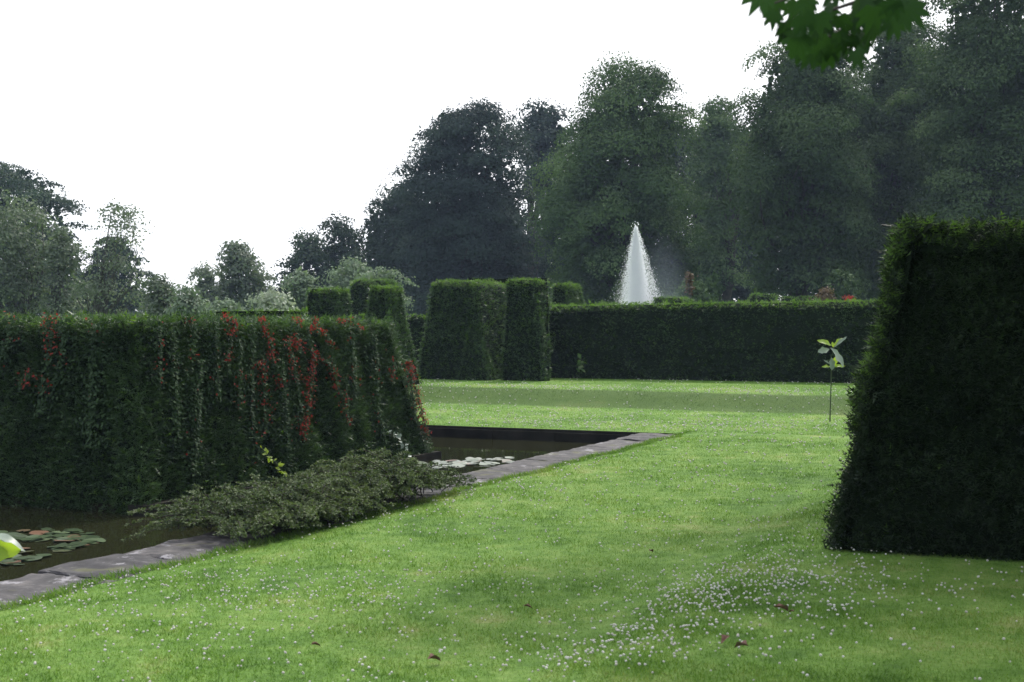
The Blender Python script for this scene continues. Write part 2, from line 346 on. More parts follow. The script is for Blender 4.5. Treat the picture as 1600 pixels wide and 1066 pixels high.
box(g, POOL_S0, POOL_S1+.3, -.78, -.02, -.55, -.03)
s = .02
while s < POOL_T1:                 # far side: narrow edging with the wall below it
    l = R.uniform(.8, 1.3)
    box(g, POOL_S1+R.uniform(-.01, .01), POOL_S1+.30, s+.005, min(s+l, POOL_T1)-.005, -.5, -.02+R.uniform(-.006, .006), 1, .003); s += l
box(g, POOL_S1+.045, POOL_S1+.34, 0.01, POOL_T1, -.5, .014, 1)
tag(link('coping', g.mesh('coping', [M['stone'], M['kerb']])), None, None, None, 'structure')
# stone kerb and soil of the bed the left hedge stands in
HS0, HS1, HT0, HT1 = 3.55, 9.2, 1.88, 12.5
g = Geo()
def kerb_run(s0, s1, t0, t1, alongs):
    a = s0 if alongs else t0; b = s1 if alongs else t1
    while a < b - .05:
        e = min(a + R.uniform(.6, 1.), b)
        if alongs: box(g, a+.006, e-.006, t0, t1, -.6, -.075+R.uniform(-.01, .01), 0, .006)
        else: box(g, s0, s1, a+.006, e-.006, -.6, -.075+R.uniform(-.01, .01), 0, .006)
        a = e
kerb_run(HS0-.12, HS1+.2, HT0-.16, HT0+.04, True)

kerb_run(HS1+.05, HS1+.22, HT0+.04, HT1, False)
tag(link('kerb', g.mesh('kerb', [M['kerb']])), None, None, None, 'structure')
g = Geo(); box(g, HS0, HS1+.1, HT0, HT1, -.7, -.09)
tag(link('soil', g.mesh('soil', [plain_mat('soil', (.015, .012, .008), .95, .1, (.03, .025, .018), 9.)])), None, None, None, 'structure')

# ------------------------------------------------------------------ hedges
def edge_pts(dep, y, xl, xm, xr):
    """three seen corners + hidden one of a block, from its seen edges at a distance"""
    z = P(0, y, dep)[2]; Mx, My = (xm-CX)/F_PX*dep, dep
    k = (xl-CX)/F_PX; a = (Mx - k*My)/(.9114 + .4115*k)
    Lp = np.array([Mx - .9114*a, My + .4115*a])
    k = (xr-CX)/F_PX; b = (k*My - Mx)/(.4115 - .9114*k)
    Rp = np.array([Mx + .4115*b, My + .9114*b])
    Mp = np.array([Mx, My]); return np.array([Mp, Rp, Lp+Rp-Mp, Lp]), z
def add_block(g, B, T, z0, z1, dens, slen, rr=.08, amp=.03, nsc=(1.2, 1.2, 1.2), tmpl=None, mats=(0, 1, 2), fringe=0., back=.5, seed=0, fresh_lit=.12, topbump=.02, fringe_len=1.8, shag=False):
    """mats: 0 core 1 needles 2 fresh.  B,T (4,2): near, right, far, left corners of foot and top"""
    tv, tf = tmpl or (YEW_V, YEW_F); nz = make_noise(seed+11)
    B3 = np.c_[B, np.broadcast_to(z0, 4)]; T3 = np.c_[T, np.broadcast_to(z1, 4)]; cen = (B3.mean(0)+T3.mean(0))/2
    H = float(np.mean(z1)-np.mean(z0))
    def face(i, u, v):
        j = (i+1) % 4
        lo = B3[i]*(1-u)[:, None]+B3[j]*u[:, None]; hi = T3[i]*(1-u)[:, None]+T3[j]*u[:, None]
        p = lo*(1-v)[:, None]+hi*v[:, None]
        n = unit(np.cross(B3[j]-B3[i], T3[i]-B3[i])[None])[0]
        h = (1-v)*H; r_ = rr
        ins = np.where(h < r_, r_-np.sqrt(np.maximum(r_*r_-(r_-h)**2, 0)), 0)
        wd = np.linalg.norm(B3[j]-B3[i]); du = np.minimum(u, 1-u)*wd
        insu = np.where(du < r_, r_-np.sqrt(np.maximum(r_*r_-(r_-du)**2, 0)), 0)*.6
        return p, n, ins+insu
    def top(u, v):
        p = (T3[0]*((1-u)*(1-v))[:, None]+T3[1]*(u*(1-v))[:, None]+T3[2]*(u*v)[:, None]+T3[3]*((1-u)*v)[:, None])
        w1 = np.linalg.norm(T3[1]-T3[0]); w2 = np.linalg.norm(T3[3]-T3[0])
        e = np.minimum(np.minimum(u, 1-u)*w1, np.minimum(v, 1-v)*w2)
        ins = np.where(e < rr, rr-np.sqrt(np.maximum(rr*rr-(rr-e)**2, 0)), 0)
        return p, np.array([0, 0, 1.]), ins
    def disp(p, k=1): return amp*(nz(p, nsc)*.6 + .4*nz(p, np.array(nsc)*2.7))
    # core
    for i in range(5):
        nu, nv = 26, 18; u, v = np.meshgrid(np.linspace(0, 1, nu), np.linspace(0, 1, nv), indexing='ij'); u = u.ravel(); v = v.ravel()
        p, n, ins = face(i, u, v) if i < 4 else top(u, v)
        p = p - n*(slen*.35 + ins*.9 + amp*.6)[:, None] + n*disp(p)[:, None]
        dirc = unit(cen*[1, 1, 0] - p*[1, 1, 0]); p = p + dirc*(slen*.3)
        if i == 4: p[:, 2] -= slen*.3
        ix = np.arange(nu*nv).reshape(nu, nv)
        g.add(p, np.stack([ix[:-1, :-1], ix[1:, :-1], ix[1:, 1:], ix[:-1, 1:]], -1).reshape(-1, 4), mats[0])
    camp = np.array([0, 0, EYE])
    for i in range(5):
        if i < 4:
            j = (i+1) % 4; A = np.linalg.norm(B3[j]-B3[i])*H
            n = unit(np.cross(B3[j]-B3[i], T3[i]-B3[i])[None])[0]
            facing = n @ (camp - (B3[i]+T3[j])/2) > 0
            k = int(A*dens*(1 if facing else back))
        else:
            A = np.linalg.norm(T3[1]-T3[0])*np.linalg.norm(T3[3]-T3[0]); k = int(A*dens*.9)
        if k < 1: continue
        u, v = R.rand(k), R.rand(k)
        p, n, ins = face(i, u, v) if i < 4 else top(u, v)
        d_ = disp(p); dep = R.rand(k)**1.3*slen*.8
        p = p + n*(d_-ins-dep-slen*.25)[:, None]
        if i == 4: dep *= .6
        if i < 4: fw = n*.75 + np.array([0, 0, .30]) + R.normal(size=(k, 3))*.5
        else: fw = n*.8 + R.normal(size=(k, 3))*.45; p[:, 2] += topbump*nz(p, 2.)
        up = np.array([0, 0, 1.]) + n*.25 + R.normal(size=(k, 3))*.45
        s_ = slen*R.uniform(.6, 1.25, k)*(1 if i < 4 else .75)
        m_ = np.where(R.rand(k) < fresh_lit*(1 if i < 4 else 3.5) * np.where(v > .93, 2.5, 1 if i == 4 else .5), mats[2], mats[1])  # some new growth; the heavier share on tops paints them sunlit
        if shag: m_ = np.where((R.rand(k) < .42) & (((i == 2) & (v > .4)) | (i == 4) | (v > .95)), mats[2], m_)  # sunlit look put into needle colour on the top and upper left side
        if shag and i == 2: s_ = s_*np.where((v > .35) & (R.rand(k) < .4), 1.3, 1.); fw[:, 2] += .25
        if fringe and (i == 4 or i < 4):
            near = (v > .93) if i < 4 else (R.rand(k) < .6)
            s_ = np.where(near & (R.rand(k) < fringe), s_*fringe_len, s_)
        scatter(g, tv, tf, p, fw, up, s_, m_)
def hedge(name, label, cat, blocks, group=None, mats=None):
    g = Geo()
    for b in blocks: add_block(g, **b)
    V = np.concatenate(g.V); c = V.mean(0); c[2] = V[:, 2].min()
    o = link(name, g.mesh(name, [M[k] for k in (mats or ('core', 'yew', 'yew_fresh_lit'))], c), None, c)
    return tag(o, label, cat, group)
def blk(dep_b, yb, lb, dep_t, yt, lt, z0=.3, **kw):
    B, _ = edge_pts(dep_b, yb, *lb); T, z = edge_pts(dep_t, yt, *lt)
    return dict(B=B, T=T, z0=z0, z1=z, **kw)
def stq(s0, s1, t0, t1):   # near(s0,t0) right(s1,t0) far(s1,t1) left(s0,t1)
    return np.array([ST(s0, t0), ST(s1, t0), ST(s1, t1), ST(s0, t1)])

# left hedge on its island
hedge('yew_hedge', 'long dark yew hedge with red flowering creeper trailing down it, standing in the pool', 'hedge',
      [dict(B=stq(HS0-.08, HS1+.05, HT0-.09, 7.), T=stq(HS0+.22, HS1-.40, HT0+.26, 7.), z0=-.17, z1=1.67, dens=2700, slen=.098,
            rr=.06, amp=.032, nsc=(1.3, 1.3, .5), fringe=.03, back=.7, seed=1, fresh_lit=.07)])
# right hedge close by
B = []
bl = G(1286, 868, .12); 
s_, t_ = toST(bl[0], bl[1]); print('right hedge s,t', s_, t_)
hedge('yew_hedge', 'tall near black clipped yew block with a shaggy left edge, right foreground', 'hedge',
      [dict(B=stq(s_, s_+2.6, t_-3.6, t_), T=stq(s_+.34, s_+2.2, t_-3.6, t_-.40), z0=.06, z1=2.31, dens=3000, slen=.09,
            rr=.08, amp=.04, nsc=(.8, .8, .8), fringe=.08, back=1.0, seed=2, fresh_lit=.012, fringe_len=1.5, shag=True)], mats=('core', 'yew_deep', 'yew_sunlit'))
TOPI = 'clipped yew topiary blocks'
kw = dict(dens=900, slen=.085, rr=.09, amp=.03, tmpl=(YEWS_V, YEWS_F), back=.4, nsc=(.9, .9, .9), fresh_lit=.3)
# back hedge
sb = 24.1
def wz(s): return .3
pB = stq(sb, sb+2.2, -14, 7.6); pT = stq(sb+.12, sb+2.0, -14, 7.5)
hedge('yew_hedge', 'long level clipped yew hedge across the back of the lawn in front of the fountain', 'hedge',
      [dict(B=pB, T=pT, z0=.3, z1=np.array([2.30, 2.30, 2.12, 2.12]), **{**kw, 'dens': 520, 'slen': .10, 'fringe': .1})])
hedge('topiary', 'broadest clipped yew topiary, a tall block with a sloping buttress at its front', 'topiary',
      [blk(31.4, 596, (644, 762, 800), 31.9, 437, (672, 742, 806), **{**kw, 'seed': 3, 'rr': .2}),
       blk(31.1, 596, (712, 766, 779), 31.75, 505, (732, 746, 750), **{**kw, 'seed': 4})], TOPI)
hedge('topiary', 'tall narrow clipped yew topiary joined to the left end of the long back hedge', 'topiary',
      [blk(30.8, 598, (780, 851, 862), 31.3, 436, (789, 838, 860), **{**kw, 'seed': 5})], TOPI)
hedge('topiary', 'low tapered yew topiary showing just above the long hedge, left of the fountain', 'topiary',
      [blk(37, 580, (856, 893, 934), 37.5, 443, (862, 884, 908), **{**kw, 'seed': 6})], TOPI)
hedge('topiary', 'small flat topped yew topiary, leftmost of those above the creeper hedge', 'topiary',
      [blk(30, 590, (458, 530, 566), 30.5, 450, (478, 524, 546), **{**kw, 'seed': 7})], TOPI)
hedge('topiary', 'wide round shouldered yew topiary behind and above two smaller ones', 'topiary',
      [blk(38, 580, (530, 612, 650), 38.3, 436, (544, 604, 622), **{**kw, 'seed': 8, 'rr': .25})], TOPI)
hedge('topiary', 'tapering yew topiary at the right hand end of the creeper hedge', 'topiary',
      [blk(28, 600, (548, 612, 661), 28.6, 447, (578, 606, 628), **{**kw, 'seed': 9})], TOPI)
kf = {**kw, 'dens': 320, 'slen': .13}
hedge('yew_hedge', 'dark hedge in the gap between the creeper hedge and the broadest topiary', 'hedge', [blk(36, 590, (470, 700, 720), 36.1, 492, (475, 695, 712), **kf)])
hedge('yew_hedge', 'distant low flat hedge block above the back hedge, the left one of two', 'hedge', [blk(52, 560, (1168, 1212, 1216), 52.1, 460, (1170, 1210, 1216), **kf)])
hedge('yew_hedge', 'distant low rounded hedge block above the back hedge, nearest the rusty shrub', 'hedge', [blk(54, 560, (1216, 1285, 1292), 54.1, 463, (1218, 1284, 1290), **kf)])
hedge('yew_hedge', 'thin curved hedge top showing beside the foot of the fountain spray', 'hedge', [blk(44, 560, (1015, 1070, 1090), 44.1, 465, (1018, 1066, 1084), **kf)])
hedge('yew_hedge', 'pale green hedge strip behind the top of the creeper hedge', 'hedge', [blk(24.5, 640, (330, 476, 486), 24.6, 486, (335, 472, 480), **{**kf, 'dens': 900, 'slen': .11, 'fresh_lit': .6})])

# ------------------------------------------------------------------ flame creeper on the left hedge
def hedge_face(side, u, v):
    """side 'r' pool face, 'f' left (camera) face; u along, v up"""
    z = -.1 + 1.8*v
    if side == 'r':
        s = (HS0-.02)+(.24)*v + u*((HS1+.05-.47*v)-(HS0-.02+.24*v)); t = (HT0-.03)+.29*v; n = -TD
        x, y = ST(s, t)
    else:
        t = (HT0-.03)+.29*v + u*5.; s = (HS0-.02)+.24*v; n = -SD; x, y = ST(s, t)
    return np.stack([x, y, z], -1), np.array([n[0], n[1], .12])
def on_face(px, py):
    """pixel -> (side,u,v) by search"""
    best = None
    for side in 'rf':
        u, v = np.meshgrid(np.linspace(0, 1, 160), np.linspace(0, 1, 90), indexing='ij'); u = u.ravel(); v = v.ravel()
        p, n = hedge_face(side, u, v); qx = CX+F_PX*p[:, 0]/p[:, 1]; qy = HZ-F_PX*(p[:, 2]-EYE)/p[:, 1]
        e = (qx-px)**2+(qy-py)**2; i = e.argmin()
        if best is None or e[i] < best[0]: best = (e[i], side, u[i], v[i])
    return best[1:]
FLOWER_V, FLOWER_F = [], []
for k in range(5):
    a = k*2*math.pi/5; b = a+.5; c_ = a-.5
    i0 = len(FLOWER_V); FLOWER_V += [(0, 0, 0), (.55*math.cos(c_), .55*math.sin(c_), .2), (math.cos(a), math.sin(a), .1), (.55*math.cos(b), .55*math.sin(b), .2)]; FLOWER_F.append((i0, i0+1, i0+2, i0+3))
FLOWER_V = np.array(FLOWER_V); FLOWER_F = np.array(FLOWER_F)
def creeper(label, strands, nf):
    gf = Geo(); gr = Geo(); allp = []
    for (pts, red, wdt) in strands:
        sv = [on_face(*q) for q in pts]; side = max(set(a[0] for a in sv), key=[a[0] for a in sv].count)
        uu = np.array([a[1] for a in sv if a[0] == side]); vv = np.array([a[2] for a in sv if a[0] == side])
        tt = np.linspace(0, 1, len(uu)); length = np.abs(np.diff(vv)).sum()*1.8+.3
        k = int(length*420*wdt/.05*.7); a = R.rand(k); u = np.interp(a, tt, uu)+.25*wdt/5.6*np.sin(a*14+uu[0]*50)+R.normal(size=k)*wdt*1.25/5.6*(1 if side == 'r' else 1.1)
        v = np.clip(np.interp(a, tt, vv)+R.normal(size=k)*.01, .0, 1.02)
        p, n = hedge_face(side, u, v); ridge = np.exp(-((u-np.interp(a, tt, uu))*5.6/wdt)**2)
        p = p + n*(.02+.05*ridge+.03*R.rand(k))[:, None]
        scatter(gf, LEAF_V, LEAF_F, p, n*.5+np.array([0, 0, -.7])+R.normal(size=(k, 3))*.5, n+np.array([0, 0, .6])+R.normal(size=(k, 3))*.4, R.uniform(.028, .05, k))
        k = int(k*min(red, 1.2)*nf*1.15)
        if k:
            a = R.rand(k)**1.15; cl_ = (NZ(np.c_[a*9, a*0+(pts[0][0] % 17), a*0], .35) > -.35)
            a = a[cl_]; k = len(a)
            u = np.interp(a, tt, uu)+R.normal(size=k)*wdt/5.6*1.3; v = np.clip(np.interp(a, tt, vv)+R.normal(size=k)*.012, 0, 1.03)
            p, n = hedge_face(side, u, v); p = p + n*(.06+.05*R.rand(k))[:, None]; allp.append(p)
            scatter(gr, FLOWER_V, FLOWER_F, p, np.cross(n+R.normal(size=(k, 3))*.5, [0, 0, 1.]), n+R.normal(size=(k, 3))*.6, R.uniform(.011, .020, k))
    V = np.concatenate(gf.V); c = V.mean(0); c[2] = V[:, 2].min()
    e = bpy.data.objects.new('flame_creeper', None); COL.objects.link(e); e.location = c
    tag(e, label, 'climber', 'climbers trailing down the left hedge')
    link('foliage', gf.mesh('creeper_foliage', [M['creeper']], c), e)
    if gr.n: tag(link('flowers', gr.mesh('creeper_flowers', [M['redflower']], c), e), None, None, None, 'stuff')
creeper('sparse red flowering creeper on the shaded left end of the hedge', [([(20, 495), (30, 520), (8, 570)], .35, .06), ([(85, 492), (92, 530), (82, 580), (70, 650)], .5, .06), ([(60, 585), (40, 605)], .5, .05), ([(105, 500), (110, 540), (95, 610)], .25, .05)], .45)
creeper('thin creeper strand with red flowers hanging at the middle of the hedge', [([(278, 490), (293, 510), (290, 560)], 1.1, .035), ([(240, 505), (236, 600)], .3, .04)], .5)
creeper('creeper with red flowers in a small loop left of the long leaning strand', [([(340, 495), (358, 505), (345, 540), (348, 590)], 1.1, .035), ([(365, 530), (362, 640)], .35, .04), ([(325, 500), (330, 620)], .05, .06)], .55)
creeper('long leaning creeper strand with a thick red flowering top', [([(398, 500), (412, 530), (415, 560), (428, 610)], 1.6, .035), ([(400, 560), (405, 680)], .3, .06), ([(385, 500), (380, 640), (390, 720)], .05, .07)], .6)
creeper('dense upright curtain of red flowers falling from the hedge top', [([(455, 496), (452, 530), (458, 550)], 2.2, .045), ([(470, 525), (480, 560), (474, 610), (465, 680)], 1.2, .05), ([(440, 530), (455, 610), (463, 690)], .5, .06)], .6)
creeper('forked red flowering creeper just right of the dense red curtain', [([(495, 520), (508, 535), (512, 580), (515, 605)], 1.8, .045), ([(485, 500), (478, 520)], 1.2, .03), ([(500, 560), (525, 620), (535, 665)], .3, .06), ([(530, 590), (533, 640)], .7, .03)], .6)
creeper('creeper with scattered red flowers near the top right of the hedge', [([(520, 503), (540, 500), (556, 515)], 1.2, .035), ([(540, 520), (545, 620)], .1, .07), ([(608, 560), (604, 600)], .5, .04), ([(575, 520), (580, 640), (590, 690)], .05, .08)], .5)
creeper('creeper climbing the far right corner of the hedge with a bright red clump', [([(640, 560), (648, 570), (652, 590)], 3.0, .05), ([(650, 600), (657, 640), (664, 680)], .7, .05), ([(632, 590), (640, 660)], .1, .05)], .8)
creeper('mostly leafy creeper trailing low on the shaded part of the hedge', [([(160, 500), (150, 700)], .02, .08), ([(300, 560), (290, 740)], .02, .08), ([(260, 510), (265, 700)], .05, .07), ([(430, 560), (440, 740)], .03, .09)], .5)

# ------------------------------------------------------------------ trees
def interp_outline(ol):
    a = np.array(ol, float); return a
def crown_geo(g, ol, d, leaf, cov, rc, front=.6, lump=.18, flat=.8, seed=0, shell=.30, mi=0, droop=.5, limbs=None, inner=3., gaps=0.):
    a = np.array(ol, float); ys = np.linspace(a[0, 0], a[-1, 0], 200)
    xl = np.interp(ys, a[:, 0], a[:, 1]); xr = np.interp(ys, a[:, 0], a[:, 2]); k = d/F_PX
    area = np.trapezoid(xr-xl, ys)*k*k if hasattr(np, 'trapezoid') else np.trapz(xr-xl, ys)*k*k
    r = np.random.RandomState(seed+100); nz = make_noise(seed+5)
    nl = int(area*cov/(leaf*leaf*.34)); nc = max(12, int(area*2.0/(rc*rc)))
    w_ = (xr-xl); cdf = np.cumsum(w_)/w_.sum(); yy = np.interp(r.rand(nc), cdf, ys)
    hw = (np.interp(yy, a[:, 0], a[:, 2])-np.interp(yy, a[:, 0], a[:, 1]))*.5*k; cx = (np.interp(yy, a[:, 0], a[:, 2])+np.interp(yy, a[:, 0], a[:, 1]))*.5
    th = r.uniform(0, 2*math.pi, nc); th = np.where((np.sin(th) > 0) & (r.rand(nc) < front), -th, th)
    rr_ = r.rand(nc)**shell
    dirv = np.stack([np.cos(th), np.sin(th), 0*th], -1); zc = EYE-(yy-HZ)*k
    q = dirv*hw[:, None] + np.stack([0*zc, 0*zc, zc], -1)
    rad_ = np.maximum(hw*(1+lump*nz(q, (.24, .24, .17)) + r.normal(size=nc)*.05) - rc*.46, .05*hw)*rr_
    depthr = np.minimum(hw, 6.5)/np.maximum(hw, .1)
    c = np.stack([(cx-CX)*k + np.cos(th)*rad_, d + np.sin(th)*rad_*depthr, zc - rc*.62], -1)
    rcs = rc*r.uniform(.45, 1.5, nc)
    if gaps: # open windows through the upper crown
        q2 = np.stack([c[:, 0], 0*c[:, 0], c[:, 2]], -1); hfrac = (yy-ys[0])/(ys[-1]-ys[0])
        kp = (nz(q2, .22) > -2.0+gaps*2*((hfrac < .5) & (hfrac > .07))) ; c = c[kp]; rcs = rcs[kp]; nc = len(c); cx = cx[kp]; yy = yy[kp]
        zc = zc[kp]
    if inner:
        ni = int(area*inner/(.34*(leaf*2.6)**2)); yi = np.interp(r.rand(ni), cdf, ys)
        hi = (np.interp(yi, a[:, 0], a[:, 2])-np.interp(yi, a[:, 0], a[:, 1]))*.5*k; ci = (np.interp(yi, a[:, 0], a[:, 2])+np.interp(yi, a[:, 0], a[:, 1]))*.5
        ti = r.uniform(0, 6.283, ni); ri = np.maximum(hi*.9-rc*.7, 0)*np.sqrt(r.rand(ni)); zi = EYE-(yi-HZ)*k - rc*.6
        pi_ = np.stack([(ci-CX)*k+np.cos(ti)*ri, d+np.sin(ti)*ri*np.minimum(hi, 6.5)/np.maximum(hi, .1), zi], -1)
        kp = (yi > ys[0]+(ys[-1]-ys[0])*.06) & (nz(pi_*[1, 0, 1], .22) > -1.9+gaps*2.4*((yi-ys[0])/(ys[-1]-ys[0]) < .5)); pi_ = pi_[kp]; ni = len(pi_)
        scatter(g, LEAF_V, LEAF_F, pi_, r.normal(size=(ni, 3)), r.normal(size=(ni, 3))+np.array([0, -.6, 0]), leaf*2.6*r.uniform(.7, 1.3, ni), np.zeros(ni, int))
    if limbs is not None: limbs.append(c[r.permutation(nc)[:60]])
    wgt = rcs**2; who = r.choice(nc, nl, p=wgt/wgt.sum())
    v = unit(r.normal(size=(nl, 3))); v[:, 2] = np.where(v[:, 2] < -.2, -v[:, 2]*.6, v[:, 2])
    rho = r.rand(nl)**.28
    # twig-like raggedness: a few leaves shoot beyond the clump
    rho = rho*(1+.3*(r.rand(nl) < .06)*r.rand(nl))
    outw = unit(c[who]-np.array([(CX-CX), d, 0])*[0, 1, 0] - np.stack([(cx[who]-CX)*k, 0*zc[who], c[who][:, 2]], -1) + 1e-6)
    sag = (v[:, 0]*outw[:, 0]+v[:, 1]*outw[:, 1])
    p = c[who] + v*rho[:, None]*rcs[who][:, None]*np.array([1.15, 1.15, flat])
    p[:, 2] -= droop*rcs[who]*np.maximum(sag*rho, 0)**1.5
    nrm = v*.95 + outw*.2 + np.array([0, 0, .25]) + r.normal(size=(nl, 3))*.42
    fw = np.cross(nrm, r.normal(size=(nl, 3)))+outw*.4
    fw[:, 2] -= .35
    scatter(g, LEAF_V, LEAF_F, p, fw, nrm, leaf*r.uniform(.7, 1.4, nl), (r.rand(nc) < .3).astype(int)[who])
def limb_pts(a, b, n=6, bow=.15):
    t = np.linspace(0, 1, n)[:, None]; p = a*(1-t)+b*t; L_ = np.linalg.norm(b-a)
    p[:, 2] += np.sin(t[:, 0]*math.pi)*L_*bow; p += np.sin(t*math.pi)*R.normal(size=3)*L_*.05
    return p
def tree(name, label, cat, ol, d, mat, leaf=.15, cov=4.2, rc=.9, tx=None, tr=.3, nlimb=22, z0=.3, group=None, bark='bark', stems=1, **kw):
    g = Geo(); lim = []; crown_geo(g, ol, d, leaf, cov, rc, limbs=lim, **kw)
    tx = tx if tx is not None else np.mean(ol[-1][1:]); base = np.array([(tx-CX)/F_PX*d, d, z0])
    e = bpy.data.objects.new(name, None); COL.objects.link(e); e.location = base
    tag(e, label, cat, group)
    link('crown', g.mesh(name+'_crown', [M[mat], M.get(mat+'_new', M[mat])], base), e)
    gt = Geo(); topz = EYE-(ol[0][0]-HZ)*d/F_PX; lc = lim[0]; H = topz-z0
    for q in range(stems):
        off = np.array([0, 0, 0.]) if stems == 1 else np.array([R.uniform(-1, 1)*tr*5, R.uniform(-1, 1)*tr*4, 0])
        tip = np.array([(np.mean(ol[0][1:])-CX)/F_PX*d, d, z0+H*.86])*1. if stems == 1 else lc[q % len(lc)]
        pts = limb_pts(base+off*.4-np.array([0, 0, .15]), tip, 9, .0)
        tube(gt, pts, np.linspace(tr, tr*.12, 9)*np.array([1.35]+[1]*8), 8)
        for i in range(nlimb//stems):
            c_ = lc[(i*stems+q) % len(lc)]; f = np.clip((c_[2]-z0)/H*.62, .12, .8)
            st = pts[int(f*8)]; rl = tr*(1-f)*.45
            tube(gt, limb_pts(st, c_, 7, .08), np.linspace(rl, rl*.12, 7), 5)
    link('trunk', gt.mesh(name+'_trunk', [M[bark]], base, True), e)
    return e
WOOD = 'tall trees standing behind the back hedge'
tree('beech_tree', 'huge dark domed beech left of the fountain, sky glinting through its upper crown', 'tree',
     [(143, 715, 750), (152, 685, 785), (168, 665, 805), (195, 645, 820), (240, 622, 833), (262, 604, 840), (300, 606, 845), (350, 612, 850), (400, 616, 853), (440, 626, 856), (478, 640, 856)],
     80, 'beech', .15, 5.2, 1.1, 735, .55, 40, group=WOOD, seed=1, flat=.8, lump=.10, droop=.35, gaps=.22)
tree('conifer_tree', 'small dark rounded crown peeping between the beech and the fountain lime', 'tree', [(153, 838, 866), (165, 812, 888), (190, 800, 900), (300, 800, 900)], 96, 'beech', .2, 4, 1., 850, .4, 12, group=WOOD, seed=2)
tree('lime_tree', 'big spreading lime with layered leafy crown right behind the fountain', 'tree',
     [(84, 942, 970), (95, 928, 1000), (112, 920, 1050), (140, 905, 1070), (170, 890, 1078), (200, 868, 1082), (222, 832, 1088), (260, 838, 1094), (320, 842, 1098), (400, 846, 1098), (440, 852, 1090), (474, 870, 1080)],
     72, 'lime', .13, 5.6, 1.1, 970, .5, 34, group=WOOD, seed=3, droop=.8)
tree('lime_tree', 'smaller lime set back between the fountain lime and the tall right hand limes', 'tree', [(150, 1112, 1135), (165, 1088, 1150), (200, 1072, 1160), (300, 1068, 1165), (440, 1080, 1165)], 88, 'lime', .17, 4.4, .95, 1120, .4, 20, group=WOOD, seed=4, droop=.7)
tree('lime_tree', 'tall lime behind the hanging maple leaves, first of the right hand trees', 'tree',
     [(12, 1255, 1310), (45, 1208, 1335), (100, 1168, 1345), (150, 1152, 1348), (220, 1134, 1356), (300, 1130, 1360), (380, 1142, 1355), (438, 1150, 1345)],
     68, 'lime_dim', .13, 5.4, 1.05, 1240, .45, 30, group=WOOD, seed=5, droop=.8)
tree('lime_tree', 'tall lime between its two neighbours, directly above the small sapling', 'tree',
     [(8, 1375, 1420), (40, 1338, 1458), (120, 1318, 1470), (250, 1300, 1490), (400, 1300, 1490), (440, 1310, 1480)],
     75, 'lime_dim', .14, 5.4, 1.15, 1390, .45, 28, group=WOOD, seed=6, droop=.8)
tree('lime_tree', 'tall airy lime at the right edge, sky showing through its top', 'tree',
     [(-60, 1490, 1620), (-5, 1450, 1670), (60, 1428, 1700), (200, 1412, 1720), (400, 1412, 1720)],
     66, 'lime_dim', .13, 5.2, 1.05, 1560, .45, 34, group=WOOD, seed=7, droop=.8, gaps=.25)
FAR = 'darker trees filling the wood behind'
for i, (x0, x1, yt, d) in enumerate([(810, 1000, 250, 100), (960, 1140, 190, 104), (1090, 1240, 190, 98), (1200, 1400, 110, 106), (1330, 1540, 70, 100), (1470, 1680, 60, 102)]):
    lab = ['dark tree filling the shade left behind the fountain lime', 'dark tree in the shade right behind the fountain lime', 'dark tree seen in the gap right of the fountain', 'dark tree behind the lime with hanging maple leaves in front', 'dark tree behind the lime above the sapling', 'dark tree farthest right behind the airy lime'][i]
    c_ = (x0+x1)/2
    tree('woodland_tree', lab, 'tree', [(yt, c_-30, c_+30), (yt+40, x0+25, x1-25), (yt+110, x0, x1), (440, x0, x1), (470, x0+10, x1-10)], d, 'oak', .22, 4.8, 1.4, c_, .5, 8, group=FAR, seed=20+i)
for i, (x0, x1, yt, d) in enumerate([(560, 760, 300, 110), (700, 870, 300, 112)]):
    c_ = (x0+x1)/2
    tree('woodland_tree', ['dark tree low behind the left half of the big beech', 'dark tree low behind the right half of the big beech'][i], 'tree', [(yt, c_-30, c_+30), (yt+40, x0+25, x1-25), (yt+90, x0, x1), (470, x0, x1)], d, 'beech', .26, 3.2, 1.3, c_, .5, 8, group=FAR, seed=30+i)
LEFTG = 'trees on the left beyond the creeper hedge'
tree('oak_tree', 'dark bushy tree lowest and leftmost of the row stepping up to the beech', 'tree', [(362, 465, 492), (378, 448, 515), (400, 436, 540), (430, 433, 545), (478, 440, 545)], 85, 'oak', .18, 4.2, .8, 485, .35, 14, group=LEFTG, seed=8)
tree('oak_tree', 'dark bushy tree in the middle of the row stepping up to the beech', 'tree', [(335, 520, 545), (350, 500, 565), (375, 490, 580), (420, 480, 590), (478, 490, 590)], 88, 'oak', .18, 4.2, .85, 535, .35, 14, group=LEFTG, seed=9)
tree('oak_tree', 'dark bushy tree tucked against the left flank of the big beech', 'tree', [(290, 598, 640), (305, 572, 680), (325, 555, 690), (400, 545, 690), (478, 550, 690)], 92, 'oak', .18, 3.6, .9, 610, .4, 18, group=LEFTG, seed=10)
tree('ash_tree', 'rounded grey green tree with a tufted top standing alone mid left', 'tree', [(370, 360, 374), (384, 350, 392), (395, 338, 412), (412, 330, 426), (440, 322, 432), (470, 324, 432)], 70, 'grey', .15, 4.6, .6, 375, .25, 12, group=LEFTG, seed=11)
tree('ash_tree', 'small paler tree leaning at the left side of the rounded grey green one', 'tree', [(414, 312, 332), (428, 300, 345), (450, 298, 348), (475, 300, 350)], 68, 'grey', .14, 3.6, .5, 322, .12, 8, group=LEFTG, seed=12)
tree('cedar_tree', 'dark tiered tree rising highest at the left edge of the picture', 'tree', [(250, -70, 62), (262, -90, 76), (280, -110, 98), (300, -120, 118), (340, -130, 132), (400, -130, 150), (470, -130, 150)], 90, 'oak', .18, 4., .85, 0, .5, 24, group=LEFTG, seed=13, flat=.35)
